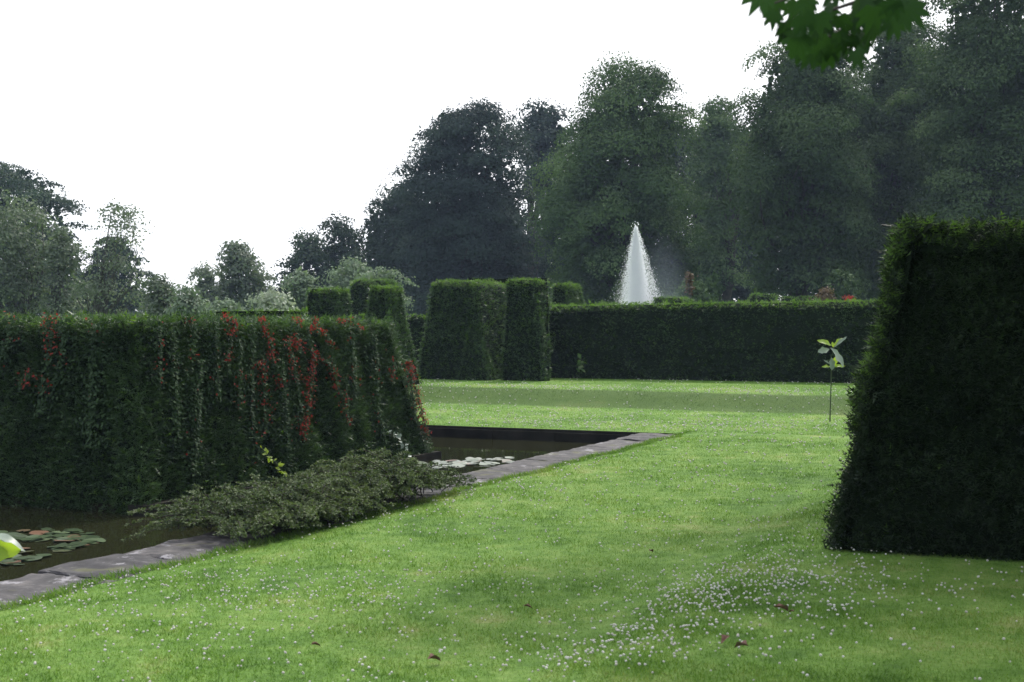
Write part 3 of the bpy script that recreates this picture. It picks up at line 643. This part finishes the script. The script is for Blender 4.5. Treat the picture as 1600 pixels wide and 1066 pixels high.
tree('cedar_tree', 'dark drooping tree half hidden behind the open grey branched tree', 'tree', [(362, 165, 200), (385, 140, 222), (410, 130, 228), (435, 125, 240), (475, 125, 235)], 92, 'oak', .18, 4., .75, 185, .35, 14, group=LEFTG, seed=14, flat=.35)
for i, (x0, x1, yt) in enumerate([(-90, 60, 400), (40, 190, 420), (170, 270, 444), (250, 345, 452), (330, 470, 440)]):
    c_ = (x0+x1)/2
    tree('woodland_tree', ['distant tree behind the leftmost orchard tree', 'distant tree behind the middle orchard tree', 'distant tree crown low behind the open branched tree', 'distant tree crown low in the gap of the skyline', 'distant tree behind the rounded grey green tree'][i], 'tree',
         [(yt, c_-15, c_+15), (yt+15, x0+15, x1-15), (yt+40, x0, x1), (492, x0, x1)], 120, 'grey' if i in (2, 3) else 'oak', .26, 3.6, 1.0, c_, .3, 6, group=FAR, seed=60+i)
PEAR = 'grey green trees beyond the creeper hedge'
tree('pear_tree', 'grey green orchard tree at the left edge in front of the dark tiered one', 'tree', [(302, -20, 40), (320, -50, 75), (350, -60, 95), (400, -60, 100), (478, -50, 95)], 50, 'grey', .11, 2.6, .5, 20, .11, 46, group=PEAR, bark='greybark', seed=15, stems=2, shell=.6, inner=.8)
tree('pear_tree', 'grey green orchard tree, the middle one of three with crooked trunks', 'tree', [(345, 85, 112), (365, 65, 132), (400, 55, 145), (478, 55, 150)], 49, 'grey', .11, 2.4, .5, 92, .10, 40, group=PEAR, bark='greybark', seed=16, stems=2, shell=.6, inner=.8)
tree('pear_tree', 'open grey green tree with bare arching branches against the white sky', 'tree', [(312, 175, 215), (322, 158, 230), (345, 150, 236), (375, 140, 222), (400, 125, 215), (440, 120, 222), (478, 125, 225)], 47, 'grey', .10, 1.35, .45, 132, .10, 56, group=PEAR, bark='greybark', seed=17, stems=2, shell=.6, inner=0)
SH = 'pale shrubs beyond the creeper hedge'
def shrub(label, ol, d, mat, cov=3.4, leaf=.10, rc=.32, seed=0, group=SH, name='shrub'):
    return tree(name, label, 'shrub', ol, d, mat, leaf, cov, rc, None, .06, 14, group=group, bark='greybark', stems=3, seed=seed, shell=.6, flat=.9, droop=.1)
shrub('pale grey shrub just right of the open branched tree', [(428, 240, 262), (442, 222, 285), (465, 212, 292), (490, 212, 292)], 40, 'grey', seed=40)
shrub('silvery feathery shrub left of the small leaning tree', [(444, 282, 300), (456, 265, 325), (475, 258, 335), (490, 258, 335)], 38, 'silver', seed=41)
shrub('low pale shrub in front of the rounded grey green tree', [(462, 335, 360), (470, 318, 390), (490, 315, 395)], 36, 'silver', seed=42)
shrub('low shrub with white variegated leaves beside the smallest topiary', [(453, 410, 445), (462, 392, 465), (475, 386, 476), (490, 386, 476)], 34, 'pale', leaf=.09, seed=43, rc=.25)
shrub('silver green shrub with upright shoots above the variegated one', [(412, 462, 476), (425, 448, 492), (445, 442, 510), (485, 440, 515)], 46, 'silver', seed=44)
shrub('tall silver green shrub with upright shoots behind the wide topiary', [(402, 538, 556), (415, 518, 585), (435, 505, 610), (480, 500, 620)], 47, 'silver', seed=45)
shrub('yellow green shrub top at the foot of the big beech', [(412, 585, 612), (425, 568, 628), (445, 560, 634), (480, 560, 640)], 45, 'silver', seed=46)
shrub('dull green shrub under the trees right of the fountain', [(440, 1070, 1095), (448, 1052, 1112), (468, 1040, 1130), (490, 1040, 1130)], 60, 'lime', 3.2, .13, .4, 47, 'shrubs under the tall trees')
shrub('grey green shrub beside the tree trunks in the shade', [(425, 1108, 1116), (440, 1098, 1126), (475, 1098, 1130)], 62, 'lime', 1.6, .13, .4, 48, 'shrubs under the tall trees')
shrub('rusty brown shrub above the back hedge', [(447, 1280, 1296), (453, 1274, 1304), (470, 1272, 1306)], 50, 'rust', 2.5, .09, .25, 49, 'shrubs under the tall trees')
shrub('small brown spiky shrub between the fountain and the tree trunks', [(420, 1074, 1080), (430, 1071, 1084), (455, 1073, 1083)], 59, 'rust', 1.5, .1, .2, 50, 'shrubs under the tall trees')
shrub('tiny clump of red flowers over the back hedge', [(461, 1322, 1330), (464, 1318, 1333), (475, 1318, 1333)], 45, 'redflower', 1.5, .05, .10, 51, 'shrubs under the tall trees')
shrub('pale airy shrub in the gloom right of the rusty one', [(420, 1300, 1330), (440, 1290, 1345), (470, 1290, 1350)], 58, 'lime_dim', 1.4, .14, .4, 52, 'shrubs under the tall trees')

# ------------------------------------------------------------------ fountain
fb = P(997, 470, 45); fb[2] = .3
e = bpy.data.objects.new('fountain', None); COL.objects.link(e); e.location = fb
tag(e, 'white spraying fountain jet rising above the back hedge before the dark trees', 'fountain')
k_ = 45/F_PX; OCT_V = np.array([(1, 0, 0), (-.5, .87, 0), (-.5, -.87, 0), (0, 0, 1.3), (0, 0, -1.3)], float)*.5
OCT_F = np.array([(0, 1, 3), (1, 2, 3), (2, 0, 3), (1, 0, 4), (2, 1, 4), (0, 2, 4)])
g = Geo(); H = EYE+(HZ-353)*k_-.3; n = 110000
hh = 1-R.rand(n)**.62                     # 0 = foot, 1 = top
wd = (1.5 + 25*np.minimum((1-hh)/.55, 1.3)**.9)*k_               # half width in metres
xc = 993+7*(1-hh)
strand = R.normal(size=(60, 2))*.42; off = strand[R.randint(len(strand), size=n)]*(.9+.2*R.rand(n))[:, None]+R.normal(size=(n, 2))*.13; wide = R.rand(n) < .42; off[wide] = R.normal(size=(wide.sum(), 2))*.52
pp = np.stack([(xc-997)*k_ + off[:, 0]*wd, off[:, 1]*wd, hh*H], -1)
up_ = np.tile([0, 0, 1.], (n, 1)); scatter(g, OCT_V, OCT_F, pp, np.tile([1., 0, 0], (n, 1)), up_, R.uniform(.010, .027, n)*(1+.0*hh))
m_ = 36; hh = R.uniform(.93, 1.03, m_); pp = np.stack([(993-997)*k_+R.normal(size=m_)*.06, R.normal(size=m_)*.06, hh*H], -1)
scatter(g, OCT_V, OCT_F, pp, np.tile([1., 0, 0], (m_, 1)), np.tile([0, 0, 1.], (m_, 1)), R.uniform(.02, .045, m_))
link('spray', g.mesh('fountain_spray', [M['drops']]), e)
g = Geo(); tube(g, [(0, 0, -.1), (0, 0, .15), (0, 0, .3)], [.12, .06, .04], 10); link('nozzle', g.mesh('fountain_nozzle', [M['kerb']]), e)
# drifting mist
m, nt, out = new_mat('mist'); L = nt.links.new
tc = N(nt, 'ShaderNodeTexCoord'); sx = N(nt, 'ShaderNodeSeparateXYZ'); L(tc.outputs['Object'], sx.inputs[0])
ln = N(nt, 'ShaderNodeVectorMath', operation='LENGTH')
mp = N(nt, 'ShaderNodeMapping'); mp.inputs['Scale'].default_value = (1/1.05, 1/.8, 1/2.7); L(tc.outputs['Object'], mp.inputs[0]); L(mp.outputs[0], ln.inputs[0])
mr = N(nt, 'ShaderNodeMapRange'); mr.inputs[1].default_value = 1.; mr.inputs[2].default_value = .0; mr.inputs[3].default_value = 0; mr.inputs[4].default_value = .17; L(ln.outputs['Value'], mr.inputs[0])
pv = N(nt, 'ShaderNodeVolumePrincipled'); pv.inputs['Color'].default_value = (.72, .84, 1, 1); L(mr.outputs[0], pv.inputs['Density']); L(pv.outputs[0], out.inputs['Volume'])
g = Geo(); th = np.arange(12)*math.pi/6; rings = [(-2.6, .2), (-1.9, .62), (-.8, .82), (.6, .82), (1.8, .62), (2.6, .2)]
V = [(r_*math.cos(a)*1.25, r_*math.sin(a)*.95, z) for z, r_ in rings for a in th]
Fq = [(i*12+j, i*12+(j+1) % 12, (i+1)*12+(j+1) % 12, (i+1)*12+j) for i in range(5) for j in range(12)]
V += [(0, 0, -2.7), (0, 0, 2.7)]; g.add(V, Fq); g.V[-1] = np.array(V); 
g.P[3].append(np.array([(72, (j+1) % 12, j) for j in range(12)]+[(73, 60+j, 60+(j+1) % 12) for j in range(12)])); g.MI[3].append(np.zeros(24, int))
link('mist', g.mesh('fountain_mist', [m]), e, (.85, .1, 2.0))

# ------------------------------------------------------------------ sapling and its kin
def big_leaf(g, base, dirv, up, L_, W_, mi, fold=.12, curl=.25):
    n_ = 15; xs = np.linspace(0, 1, n_); ph = R.rand(4)*6.28
    ws = np.interp(xs, [0, .1, .3, .5, .7, .88, 1.], [.05, .25, .75, 1., .85, .5, .02])*W_*.5
    d_ = unit(np.array(dirv, float)); sd = unit(np.cross(up, d_)); nn = np.cross(d_, sd); V = []
    for x_, w__ in zip(xs, ws):
        c_ = np.array(base)+d_*x_*L_ - nn*curl*L_*x_*x_
        for q in (1, .5, 0, -.5, -1):
            edge = abs(q); wv = .035*L_*edge*math.sin(x_*11+ph[0 if q > 0 else 1]) ; ww = w__*(1+.16*edge*math.sin(x_*17+ph[2 if q > 0 else 3]))
            V.append(c_+sd*ww*q+nn*(fold*w__*2*edge+wv))
    F_ = [(i*5+j, i*5+j+1, i*5+6+j, i*5+5+j) for i in range(n_-1) for j in range(4)]
    g.add(V, F_, mi)
def sapling(name, label, base, stem_pts, leaves, sr=.012):
    e = bpy.data.objects.new(name, None); COL.objects.link(e); e.location = base
    tag(e, label, 'sapling')
    g = Geo(); tube(g, stem_pts, np.linspace(sr, sr*.5, len(stem_pts)), 7); link('stem', g.mesh('sapling_stem', [M['stem']], (0, 0, 0), True), e)
    for lv in leaves:
        g = Geo(); big_leaf(g, *lv[:6]); me = g.mesh('sapling_leaf', [M['sapling'], M['sapling_grey']], (0, 0, 0), True); link('leaf', me, e)
b = G(1297, 661); b[2] = ground_z(b[0], b[1]); q_ = b[1]/F_PX
def sp(px, py): return np.array([(px-1297)*q_, 0, (661-py)*q_])
y_ = lambda v, dy: v+np.array([0, dy, 0])
sapling('sapling', 'thin stemmed sapling with a tuft of big pale green leaves on the lawn', b,
        [sp(1297, 663), sp(1298, 630), sp(1299, 590), sp(1299, 560), sp(1303, 545)],
        [(sp(1300, 542), (-1, -.2, .55), (0, -.7, .8), .26, .12, 0), (sp(1303, 543), (.9, .2, 1.), (-.3, -.8, .5), .22, .08, 0), (sp(1303, 545), (1., -.3, 1.1), (-.6, -.9, .3), .28, .06, 1),
         (sp(1298, 545), (.85, -.4, -1.), (.6, -.9, .5), .38, .16, 1), (sp(1296, 548), (-1, -.3, -.1), (-.2, -.8, .5), .20, .13, 1), (sp(1299, 560), (.05, -.5, -1), (.2, -1, .1), .22, .11, 1),
         (sp(1300, 578), (.35, -.2, 1), (-.2, -1, 0), .24, .09, 0), (sp(1300, 575), (1, -.1, .2), (0, -.7, .7), .22, .07, 0), (sp(1298, 575), (-1, -.2, .15), (0, -.7, .7), .15, .06, 0), (sp(1298, 572), (-.8, 0, .7), (0, -.9, .4), .14, .03, 1),
         (sp(1302, 545), (-.1, .1, 1), (0, -1, 0), .10, .05, 0)])
b = P(-70, 0, 6.3); b[2] = ground_z(b[0], b[1]); q_ = 6.3/F_PX
zz = lambda py: EYE-(py-HZ)*q_-b[2]
sapling('sapling', 'yellow green and silvery big leaves poking in at the far left edge', b,
        [(0, 0, -.02), (.01, 0, .2), (.02, 0, .45), (.01, 0, zz(840))],
        [((.06, -.03, zz(860)), (1, -.15, .03), (.1, -1, .12), .25, .12, 0), ((.05, .02, zz(838)), (1, .1, -.05), (0, -.10, 1), .27, .13, 1),
         ((0, 0, zz(850)), (-1, 0, .2), (0, -.3, 1), .3, .14, 0), ((0, 0, zz(845)), (-.3, .8, .3), (0, -.3, 1), .3, .14, 1), ((0, 0, zz(840)), (-.3, -.7, .4), (0, .1, 1), .26, .13, 0)])

# ------------------------------------------------------------------ spreading cotoneaster over the pool edge
g = Geo(); gs = Geo()
def frond(p0, p1, lift, leaves=True):
    n_ = 9; t = np.linspace(0, 1, n_)[:, None]; pts = p0*(1-t)+p1*t; L_ = np.linalg.norm(p1-p0)
    pts[:, 2] += np.sin(t[:, 0]*2.2)*lift; pts += R.normal(size=(n_, 3))*.006
    tube(gs, pts, np.linspace(.006, .002, n_), 4)
    d_ = unit(np.gradient(pts, axis=0)); side = unit(np.cross(d_, [0, 0, 1.]))
    m_ = int(L_*60)
    tt = R.rand(m_)*.92+.08; ip = lambda A: np.stack([np.interp(tt, t[:, 0], A[:, i]) for i in range(3)], -1)
    c_ = ip(pts); dd = ip(d_); ss = ip(side)*R.choice([-1, 1], m_)[:, None]; tl = .025+.06*(1-tt)*R.rand(m_)
    td = unit(dd*.8+ss*.8+R.normal(size=(m_, 3))*.15+np.array([0, 0, .15])); 
    k_ = 6; f = np.linspace(.1, 1, k_); pos = (c_[:, None]+td[:, None]*(tl[:, None]*f)[:, :, None]).reshape(-1, 3)
    fw = np.repeat(td, k_, 0)*.5+R.normal(size=(m_*k_, 3))*.6; up = np.array([0, 0, 1.])+R.normal(size=(m_*k_, 3))*.5
    scatter(g, LEAF_V, LEAF_F, pos, fw, up, R.uniform(.016, .028, m_*k_))
for i in range(520):
    u = R.rand(); s0 = 1.95+2.85*u; t0 = -.30+.28*R.normal(); t0 = min(max(t0, -.7), .45)
    hgt = .13+.05*math.sin(u*9+.6)+.13*u
    x, y = ST(s0, t0); p0 = np.array([x, y, R.uniform(.02, .14+.1*u)])
    front = R.rand() < .5
    s1 = s0 + (-(.15+.6*R.rand()) if R.rand() < .68 else .15+.4*R.rand())
    t1 = (-.84+.07*R.normal()+.1*R.rand()) if front else np.clip(t0+.3+.4*R.normal(), -.6, 1.05)
    s1 = np.clip(s1, 1.6-.25*front, 5.3); t1 = min(t1, .35+.22*(s1-1.5), 1.0-.75*max(s1-4.2, 0)); hgt *= 1-.5*smooth(4.4, 5.3, s1); x, y = ST(s1, t1); over = t1 > .05
    zt = R.uniform(.0, .07) if front else (R.uniform(-.1, .10) if over else R.uniform(.05, .28))
    frond(p0, np.array([x, y, max(zt, .02) if not over else zt]), hgt*R.uniform(.35, .95))
for (px, py, s0, t0) in [(600, 712, 4.3, .2), (560, 725, 4.1, .1), (640, 735, 4.7, .25), (545, 735, 4.0, .0), (265, 835, 1.9, .1), (500, 740, 3.7, .1), (696, 756, 5.1, -.1), (620, 725, 4.6, .2), (580, 718, 4.2, .1), (610, 716, 4.4, .15), (590, 726, 4.3, .1), (570, 735, 4.2, .1)]:
    x, y = ST(s0, t0); p0 = np.array([x, y, .05]); dd = math.hypot(x, y)*.99
    for q in range(2): frond(p0, P(px+R.uniform(-6, 6), py+8, y*R.uniform(.99, 1.03)), .12)
x, y = ST(3.4, -.2); bc = np.array([x, y, 0.])
e = bpy.data.objects.new('cotoneaster_bush', None); COL.objects.link(e); e.location = bc
tag(e, 'low sprawling small leaved cotoneaster spilling over the stone pool edge', 'bush')
link('foliage', g.mesh('cotoneaster_foliage', [M['coton']], bc), e); link('branches', gs.mesh('cotoneaster_branches', [M['bark']], bc), e)

# small sprigs by the hedge
def sprig(name, label, pts, mat, leaf, n_, cat='plant', rr_=.004):
    g = Geo(); gs = Geo(); pts = np.array(pts); base = pts[0].copy()
    tube(gs, pts-base, np.linspace(rr_, rr_*.5, len(pts)), 5); t = R.rand(n_)*.8+.2
    tt = np.linspace(0, 1, len(pts)); c_ = np.stack([np.interp(t, tt, pts[:, i]) for i in range(3)], -1)-base
    scatter(g, LEAF_V, LEAF_F, c_, R.normal(size=(n_, 3))+[0, 0, .3], np.array([0, -.4, 1.])+R.normal(size=(n_, 3))*.5, leaf*R.uniform(.7, 1.3, n_))
    e = bpy.data.objects.new(name, None); COL.objects.link(e); e.location = base; tag(e, label, cat)
    link('stem', gs.mesh(name+'_stem', [M['stem']]), e); link('leaves', g.mesh(name+'_leaves', [M[mat]]), e)
sprig('shoot', 'yellow green leafy shoot rising out of the sprawling bush against the hedge', [P(455, 775, 11.6), P(445, 745, 11.6), P(432, 725, 11.6), P(408, 700, 11.6)], 'sapling', .05, 22)
sprig('shoot', 'silvery leaved shoot low on the right end of the hedge', [P(640, 735, 14.6), P(635, 700, 14.5), P(622, 682, 14.5), P(604, 676, 14.5)], 'sapling_grey', .05, 30)
sprig('shoot', 'pale shoot growing out of the base of the back hedge', [P(905, 594, 31), P(906, 575, 31), P(908, 560, 31)], 'lime', .16, 14)
sprig('dry_stalk', 'bare grey stalk standing up in the sprawling bush', [P(541, 765, 12.2), P(546, 735, 12.2), P(553, 712, 12.2)], 'coton', .02, 4, 'stalk', .006)

# ------------------------------------------------------------------ lily pads
pads = []
for q in range(8):
    V = [(0, 0, 0)]; n_ = 22; notch = .28; rot = q*2.4
    for i in range(n_):
        a = notch+(2*math.pi-2*notch)*i/(n_-1); r_ = 1+.04*math.sin(a*5+q); z = .012*math.sin(a*3+q*2)+(.05 if q % 4 == 1 else 0)*max(0, math.cos(a-2.)) + (.25*max(0, math.cos(a-1.2)-.6) if q % 4 == 3 else 0)
        V.append((r_*math.cos(a+rot), r_*math.sin(a+rot), z+.01))
    g = Geo(); g.add(V+[(x, y, z-.02) for x, y, z in V], [(0, i, i+1) for i in range(1, n_)]+[(n_+1, n_+2+i, n_+1+i) for i in range(1, n_)])
    side = []
    m0 = n_+1
    for i in range(1, n_): side.append((i, i+m0, i+1+m0, i+1))
    g.P[4].append(np.array(side)); g.MI[4].append(np.zeros(len(side), int))
    pads.append(g.mesh('lily_pad', [M['pad']], (0, 0, 0)))
def place_pads(pts, label, group, rs, tilt=0.):
    for (px, py) in pts:
        p = G(px, py, WZ); o = bpy.data.objects.new('lily_pad', pads[0]); COL.objects.link(o)
        r_ = R.uniform(*rs); o.location = (p[0], p[1], WZ+R.uniform(.004, .016)); o.scale = (r_, r_, r_)
        o.rotation_euler = (R.normal()*.05+tilt, R.normal()*.05, 0); o.delta_rotation_euler = (0, 0, 0); o.data = pads[R.randint(len(pads))]; tag(o, label, 'lily pad', group)
pl = []
while len(pl) < 90:
    u, v = R.uniform(-40, 160), R.uniform(826, 884)
    lo = 828+ (0 if u < 110 else (u-110)*.25); hi = 884-max(0, u-20)*.28
    if lo < v < hi: pl.append((u, v))
place_pads(pl, 'green or russet lily pad in the raft beside the near stone edge', 'lily pads in the near raft', (.05, .10))
pl = [(R.uniform(650, 802), 0) for _ in range(60)]; pl = [(x, 733-(x-650)*.078+R.uniform(-8, 3)) for x, _ in pl]
place_pads(pl, 'shining pale lily pad in the raft off the right end of the creeper hedge', 'lily pads in the far raft', (.05, .10), .075)
pl = [(R.uniform(600, 690), R.uniform(742, 762)) for _ in range(12)]
place_pads(pl, 'lily pad half hidden behind the sprawling bush', 'lily pads beside the bush', (.07, .12))
pl = [(R.uniform(300, 400), R.uniform(778, 800)) for _ in range(12)]
place_pads(pl, 'dim green lily pad in the shade between the hedge kerb and the bush', 'lily pads in the shade of the hedge', (.07, .12))

# ------------------------------------------------------------------ overhanging maple
mo = []
for a_, r_ in [(0, 1.), (.22, .62), (.36, .50), (.55, .86), (.78, .72), (.95, .5), (1.15, .72), (1.5, .5), (2.2, .34), (3.14, .12)]:
    mo.append((a_, r_))
ol_ = [(r_*math.cos(a), r_*math.sin(a)) for a, r_ in mo]+[(r_*math.cos(a), -r_*math.sin(a)) for a, r_ in reversed(mo[1:-1])]
MV = np.array([(.12, 0, 0)]+[(x+.12, y, -.12*(x*x+y*y)) for x, y in ol_]); nM = len(ol_)
MF = np.array([(0, 1+i, 1+(i+1) % nM) for i in range(nM)])
e_b = np.array([7.6, 5.5, ground_z(7.6, 5.5)])
e = bpy.data.objects.new('maple_tree', None); COL.objects.link(e); e.location = e_b
tag(e, 'maple whose lobed leaves hang into the top of the picture at the right', 'tree')
g = Geo(); gt = Geo()
tr_p = np.array([e_b-[0, 0, .2], e_b+[.0, .1, 1.6], e_b+[-.1, .1, 3.4], e_b+[-.3, .2, 5.2], e_b+[-.5, .5, 7.5]]); tube(gt, tr_p, [.42, .33, .28, .2, .08], 12)
def zmin(y): return EYE+.2495*max(y, .5)+.22
# canopy kept above the view
nC = 420; cc = []
while len(cc) < nC:
    a = R.uniform(0, 6.28); r_ = 8.2*math.sqrt(R.rand()); x = e_b[0]+1.0+r_*.92*math.cos(a); y = e_b[1]+3.4+r_*math.sin(a)
    z = 4.3+R.rand()*3.6*(1-(r_/8.6)**2)+.3
    if z < zmin(y)+.75: z = zmin(y)+.75+R.rand()*.8
    cc.append((x, y, z))
cc = np.array(cc)
n_ = 30000; who = R.randint(nC, size=n_); off = R.normal(size=(n_, 3))*[.34, .34, .2]; pp = cc[who]+off
vis = pp[:, 2] > EYE+.2495*np.maximum(pp[:, 1], 1)+.75; pp = pp[vis]; n_ = len(pp)
scatter(g, MV, MF, pp, R.normal(size=(n_, 3))*[1, 1, .3]+[0, 0, -.4], R.normal(size=(n_, 3))*.5+[0, 0, 1], R.uniform(.09, .15, n_))
for i in range(0, nC, 9):
    f = R.uniform(.45, .9); st = np.array([np.interp(f, np.linspace(0, 1, 5), tr_p[:, j]) for j in range(3)])
    pts = limb_pts(st, cc[i], 7, .12); ok = all(p[2] > EYE+.2495*p[1]+.1 for p in pts) or pts[0][0] > 4
    if ok: tube(gt, pts, np.linspace(.07, .012, 7), 6)
# hanging spray: branch in from top right
D0 = 3.3
br = np.array([tr_p[3], [5.0, 4.6, 4.2], [3.2, 3.9, 3.3], [2., 3.5, 2.85], P(1420, -60, 3.4), P(1350, 0, D0), P(1320, 50, D0), P(1350, 92, D0)]); tube(gt, br, [.11, .08, .05, .03, .014, .008, .005, .003], 6)
tw = [[P(1350, 0, D0), P(1290, 20, 3.2), P(1240, 40, 3.15)], [P(1380, -30, 3.35), P(1280, -20, 3.2), P(1200, 10, 3.1)], [P(1350, 0, D0), P(1390, 5, 3.4), P(1415, 15, 3.4)], [P(1320, 45, D0), P(1290, 62, 3.25), P(1265, 80, 3.2)]]
for t_ in tw: tube(gt, t_, [.006, .004, .002], 5)
hang = [(1190, 2), (1205, 8), (1220, -8), (1225, 22), (1240, 8), (1238, 50), (1250, 30), (1262, 60), (1258, 82), (1262, 15), (1275, 45), (1280, 75), (1283, 25), (1295, 8), (1296, 60), (1300, 40), (1310, 78), (1318, 25), (1330, 60), (1333, 90), (1338, 10), (1345, 40), (1352, 22), (1362, 55), (1368, 2), (1375, 38), (1385, 15), (1396, 30), (1398, 2), (1412, 12), (1420, -4), (1310, -10), (1270, -12), (1335, 30), (1245, 62), (1290, 90), (1230, 38), (1215, 20), (1370, 25), (1355, 70), (1405, 20), (1305, 55), (1270, 70)]
hang = hang + [(x+9, y-7) for x, y in hang[::2]]
hp = np.array([P(x+R.uniform(-6, 6)-2, y+R.uniform(-6, 6)-6, R.uniform(2.95, 3.5)) for x, y in hang]); k_ = len(hp)
scatter(g, MV, MF, hp, R.normal(size=(k_, 3))*[.6, .4, .2]+[0, 0, -.9], R.normal(size=(k_, 3))*.45+[0, -.8, .35], R.uniform(.042, .068, k_))
link('crown', g.mesh('maple_crown', [M['maple']], e_b), e); link('trunk', gt.mesh('maple_trunk', [M['bark']], e_b, True), e)

# ------------------------------------------------------------------ grass, clover, fallen leaves
def on_lawn(x, y):
    s, t = toST(x, y); return (t < -.66) | (s > POOL_S1+.06)
def lawn_pts(n, d0, d1, pw=1.):
    """points in the seen wedge of lawn, denser near"""
    d = d0*(d1/d0)**(R.rand(n)**pw); half = .43*d+.4
    x = R.uniform(-1, 1, n)*half; ok = on_lawn(x, d); x = x[ok]; d = d[ok]; return x, d
gb = Geo()
BV = np.array([(0, -.09, 0), (0, .09, 0), (.55, .055, .06), (.55, -.055, .06), (1., 0, .28)]); 
BF4 = np.array([(0, 1, 2, 3)]); BF3 = np.array([(0, 1, 4)])
x, y = lawn_pts(620000, 4.9, 33, .95); n_ = len(x); z = ground_z(x, y)
pos = np.stack([x, y, z-.004], -1); lean = R.normal(size=(n_, 3))*.55; lean[:, 2] = 1
tuft = .85+.3*smooth(-.8, 1.2, NZ(pos, 1.3)); size = R.uniform(.013, .030, n_)*tuft*np.clip(y/9, .9, 2.0)**.45
scatter(gb, BV[[0, 1, 4]]*[1, 1, 1], BF3*0+np.array([[0, 1, 2]]), pos, lean, R.normal(size=(n_, 3))+[0, 0, .01], size)
# rough fringe along the coping edge
k = 9000; s = R.uniform(-4, POOL_S1+.6, k); t = -.68+.03*np.sin(s*5.1)+.03*np.sin(s*2.3+1)+R.normal(size=k)*.03-.02; x, y = ST(s, t)
scatter(gb, BV[[0, 1, 4]], np.array([[0, 1, 2]]), np.stack([x, y, x*0+.005], -1), np.stack([TD[0]*R.rand(k)*.9, TD[1]*R.rand(k)*.9, .6+0*s], -1)+R.normal(size=(k, 3))*.3, R.normal(size=(k, 3)), R.uniform(.03, .06, k))
tag(link('grass', gb.mesh('grass', [M['blade']])), None, None, None, 'stuff')
gc = Geo(); ICO = bpy.data.meshes.new('tmp')
import bmesh
bm = bmesh.new(); bmesh.ops.create_icosphere(bm, subdivisions=1, radius=1); bm.verts.ensure_lookup_table()
IV = np.array([v.co[:] for v in bm.verts])*[.85, 1, 1]; IF = np.array([[v.index for v in f.verts] for f in bm.faces]); bm.free(); bpy.data.meshes.remove(ICO)
x, y = lawn_pts(60000, 5., 33, .72); p3 = np.stack([x, y, 0*x], -1)
den = .10+.5*smooth(.3, 1.8, NZ(p3, .16))+.22*smooth(.2, 1.5, NZ(p3, .55))
px_ = CX+F_PX*x/y; py_ = HZ+F_PX*EYE/y
def blob(cx, cy, rx, ry, a): return a*np.exp(-((px_-cx)/rx)**2-((py_-cy)/ry)**2)
den = den*.6 + blob(1120, 985, 150, 60, .75)+blob(1180, 935, 120, 25, .4)+blob(960, 1050, 130, 40, .7)+blob(1240, 960, 160, 50, .35)+blob(400, 930, 220, 40, .25)+blob(720, 780, 150, 30, .2)+blob(500, 960, 260, 40, .12)
s, t = toST(x, y); den = den+.35*np.exp(-((s-19.4)/.8)**2)+.2*np.exp(-((s-15)/1.6)**2)*(t > -3)
ok = R.rand(len(x)) < den; x = x[ok]; y = y[ok]; k = len(x); print('clover', k)
scatter(gc, IV, IF, np.stack([x, y, ground_z(x, y)+R.uniform(.012, .030, k)], -1), np.tile([0, 0, 1.], (k, 1))+R.normal(size=(k, 3))*.3, np.tile([1., 0, 0], (k, 1)), R.uniform(.0042, .0082, k)*np.clip(y/9, 1, 1.9))
tag(link('clover_flowers', gc.mesh('clover_flowers', [M['clover']])), None, None, None, 'stuff')
for i, (px, py, r_, lab) in enumerate([(1225, 1003, .05, 'curled dark brown fallen leaf standing up in the clover'), (675, 1040, .045, 'pinkish brown fallen leaf lying at the middle of the near lawn'), (1165, 1061, .045, 'flat brown fallen leaf at the bottom edge of the picture'),
        (490, 1018, .03, 'small brown fallen leaf on the near lawn left of the pinkish one'), (822, 955, .03, 'tiny brown leaf on the lawn left of the clover patch'), (1018, 867, .035, 'brown leaf lying alone on the bright middle of the lawn'), (1135, 1048, .04, 'pale brown crumpled leaf among the densest clover'), (1240, 1002, .02, 'small curled leaf beside the dark standing one')]):
    p = G(px, py, .04); g = Geo(); big_leaf(g, (-r_/2, 0, 0), (1, .3, .1 if i else .9), (0, 0, 1), r_*1.6, r_*.9, 0, .5, .4)
    p[2] = ground_z(p[0], p[1])+.035; o = link('fallen_leaf', g.mesh('fallen_leaf', [M['drybrown']]), None, p); o.rotation_euler[2] = R.uniform(0, 6); tag(o, lab, 'fallen leaf', 'fallen leaves on the lawn')

# hazy summer air over the whole garden
m, nt, out = new_mat('haze'); pv = N(nt, 'ShaderNodeVolumePrincipled', Density=HAZE); pv.inputs['Color'].default_value = (.58, .72, 1., 1); nt.links.new(pv.outputs[0], out.inputs['Volume'])
if HAZE:
    g = Geo(); g.add([(x, y, z) for z in (-2.5, 32.) for x, y in ((-430, -430), (430, -430), (430, 430), (-430, 430))], [(0, 3, 2, 1), (4, 5, 6, 7), (0, 1, 5, 4), (1, 2, 6, 5), (2, 3, 7, 6), (3, 0, 4, 7)])
    tag(link('haze', g.mesh('haze', [m])), None, None, None, 'stuff')
print('verts', sum(len(o.data.vertices) for o in scene.objects if o.type == 'MESH'))
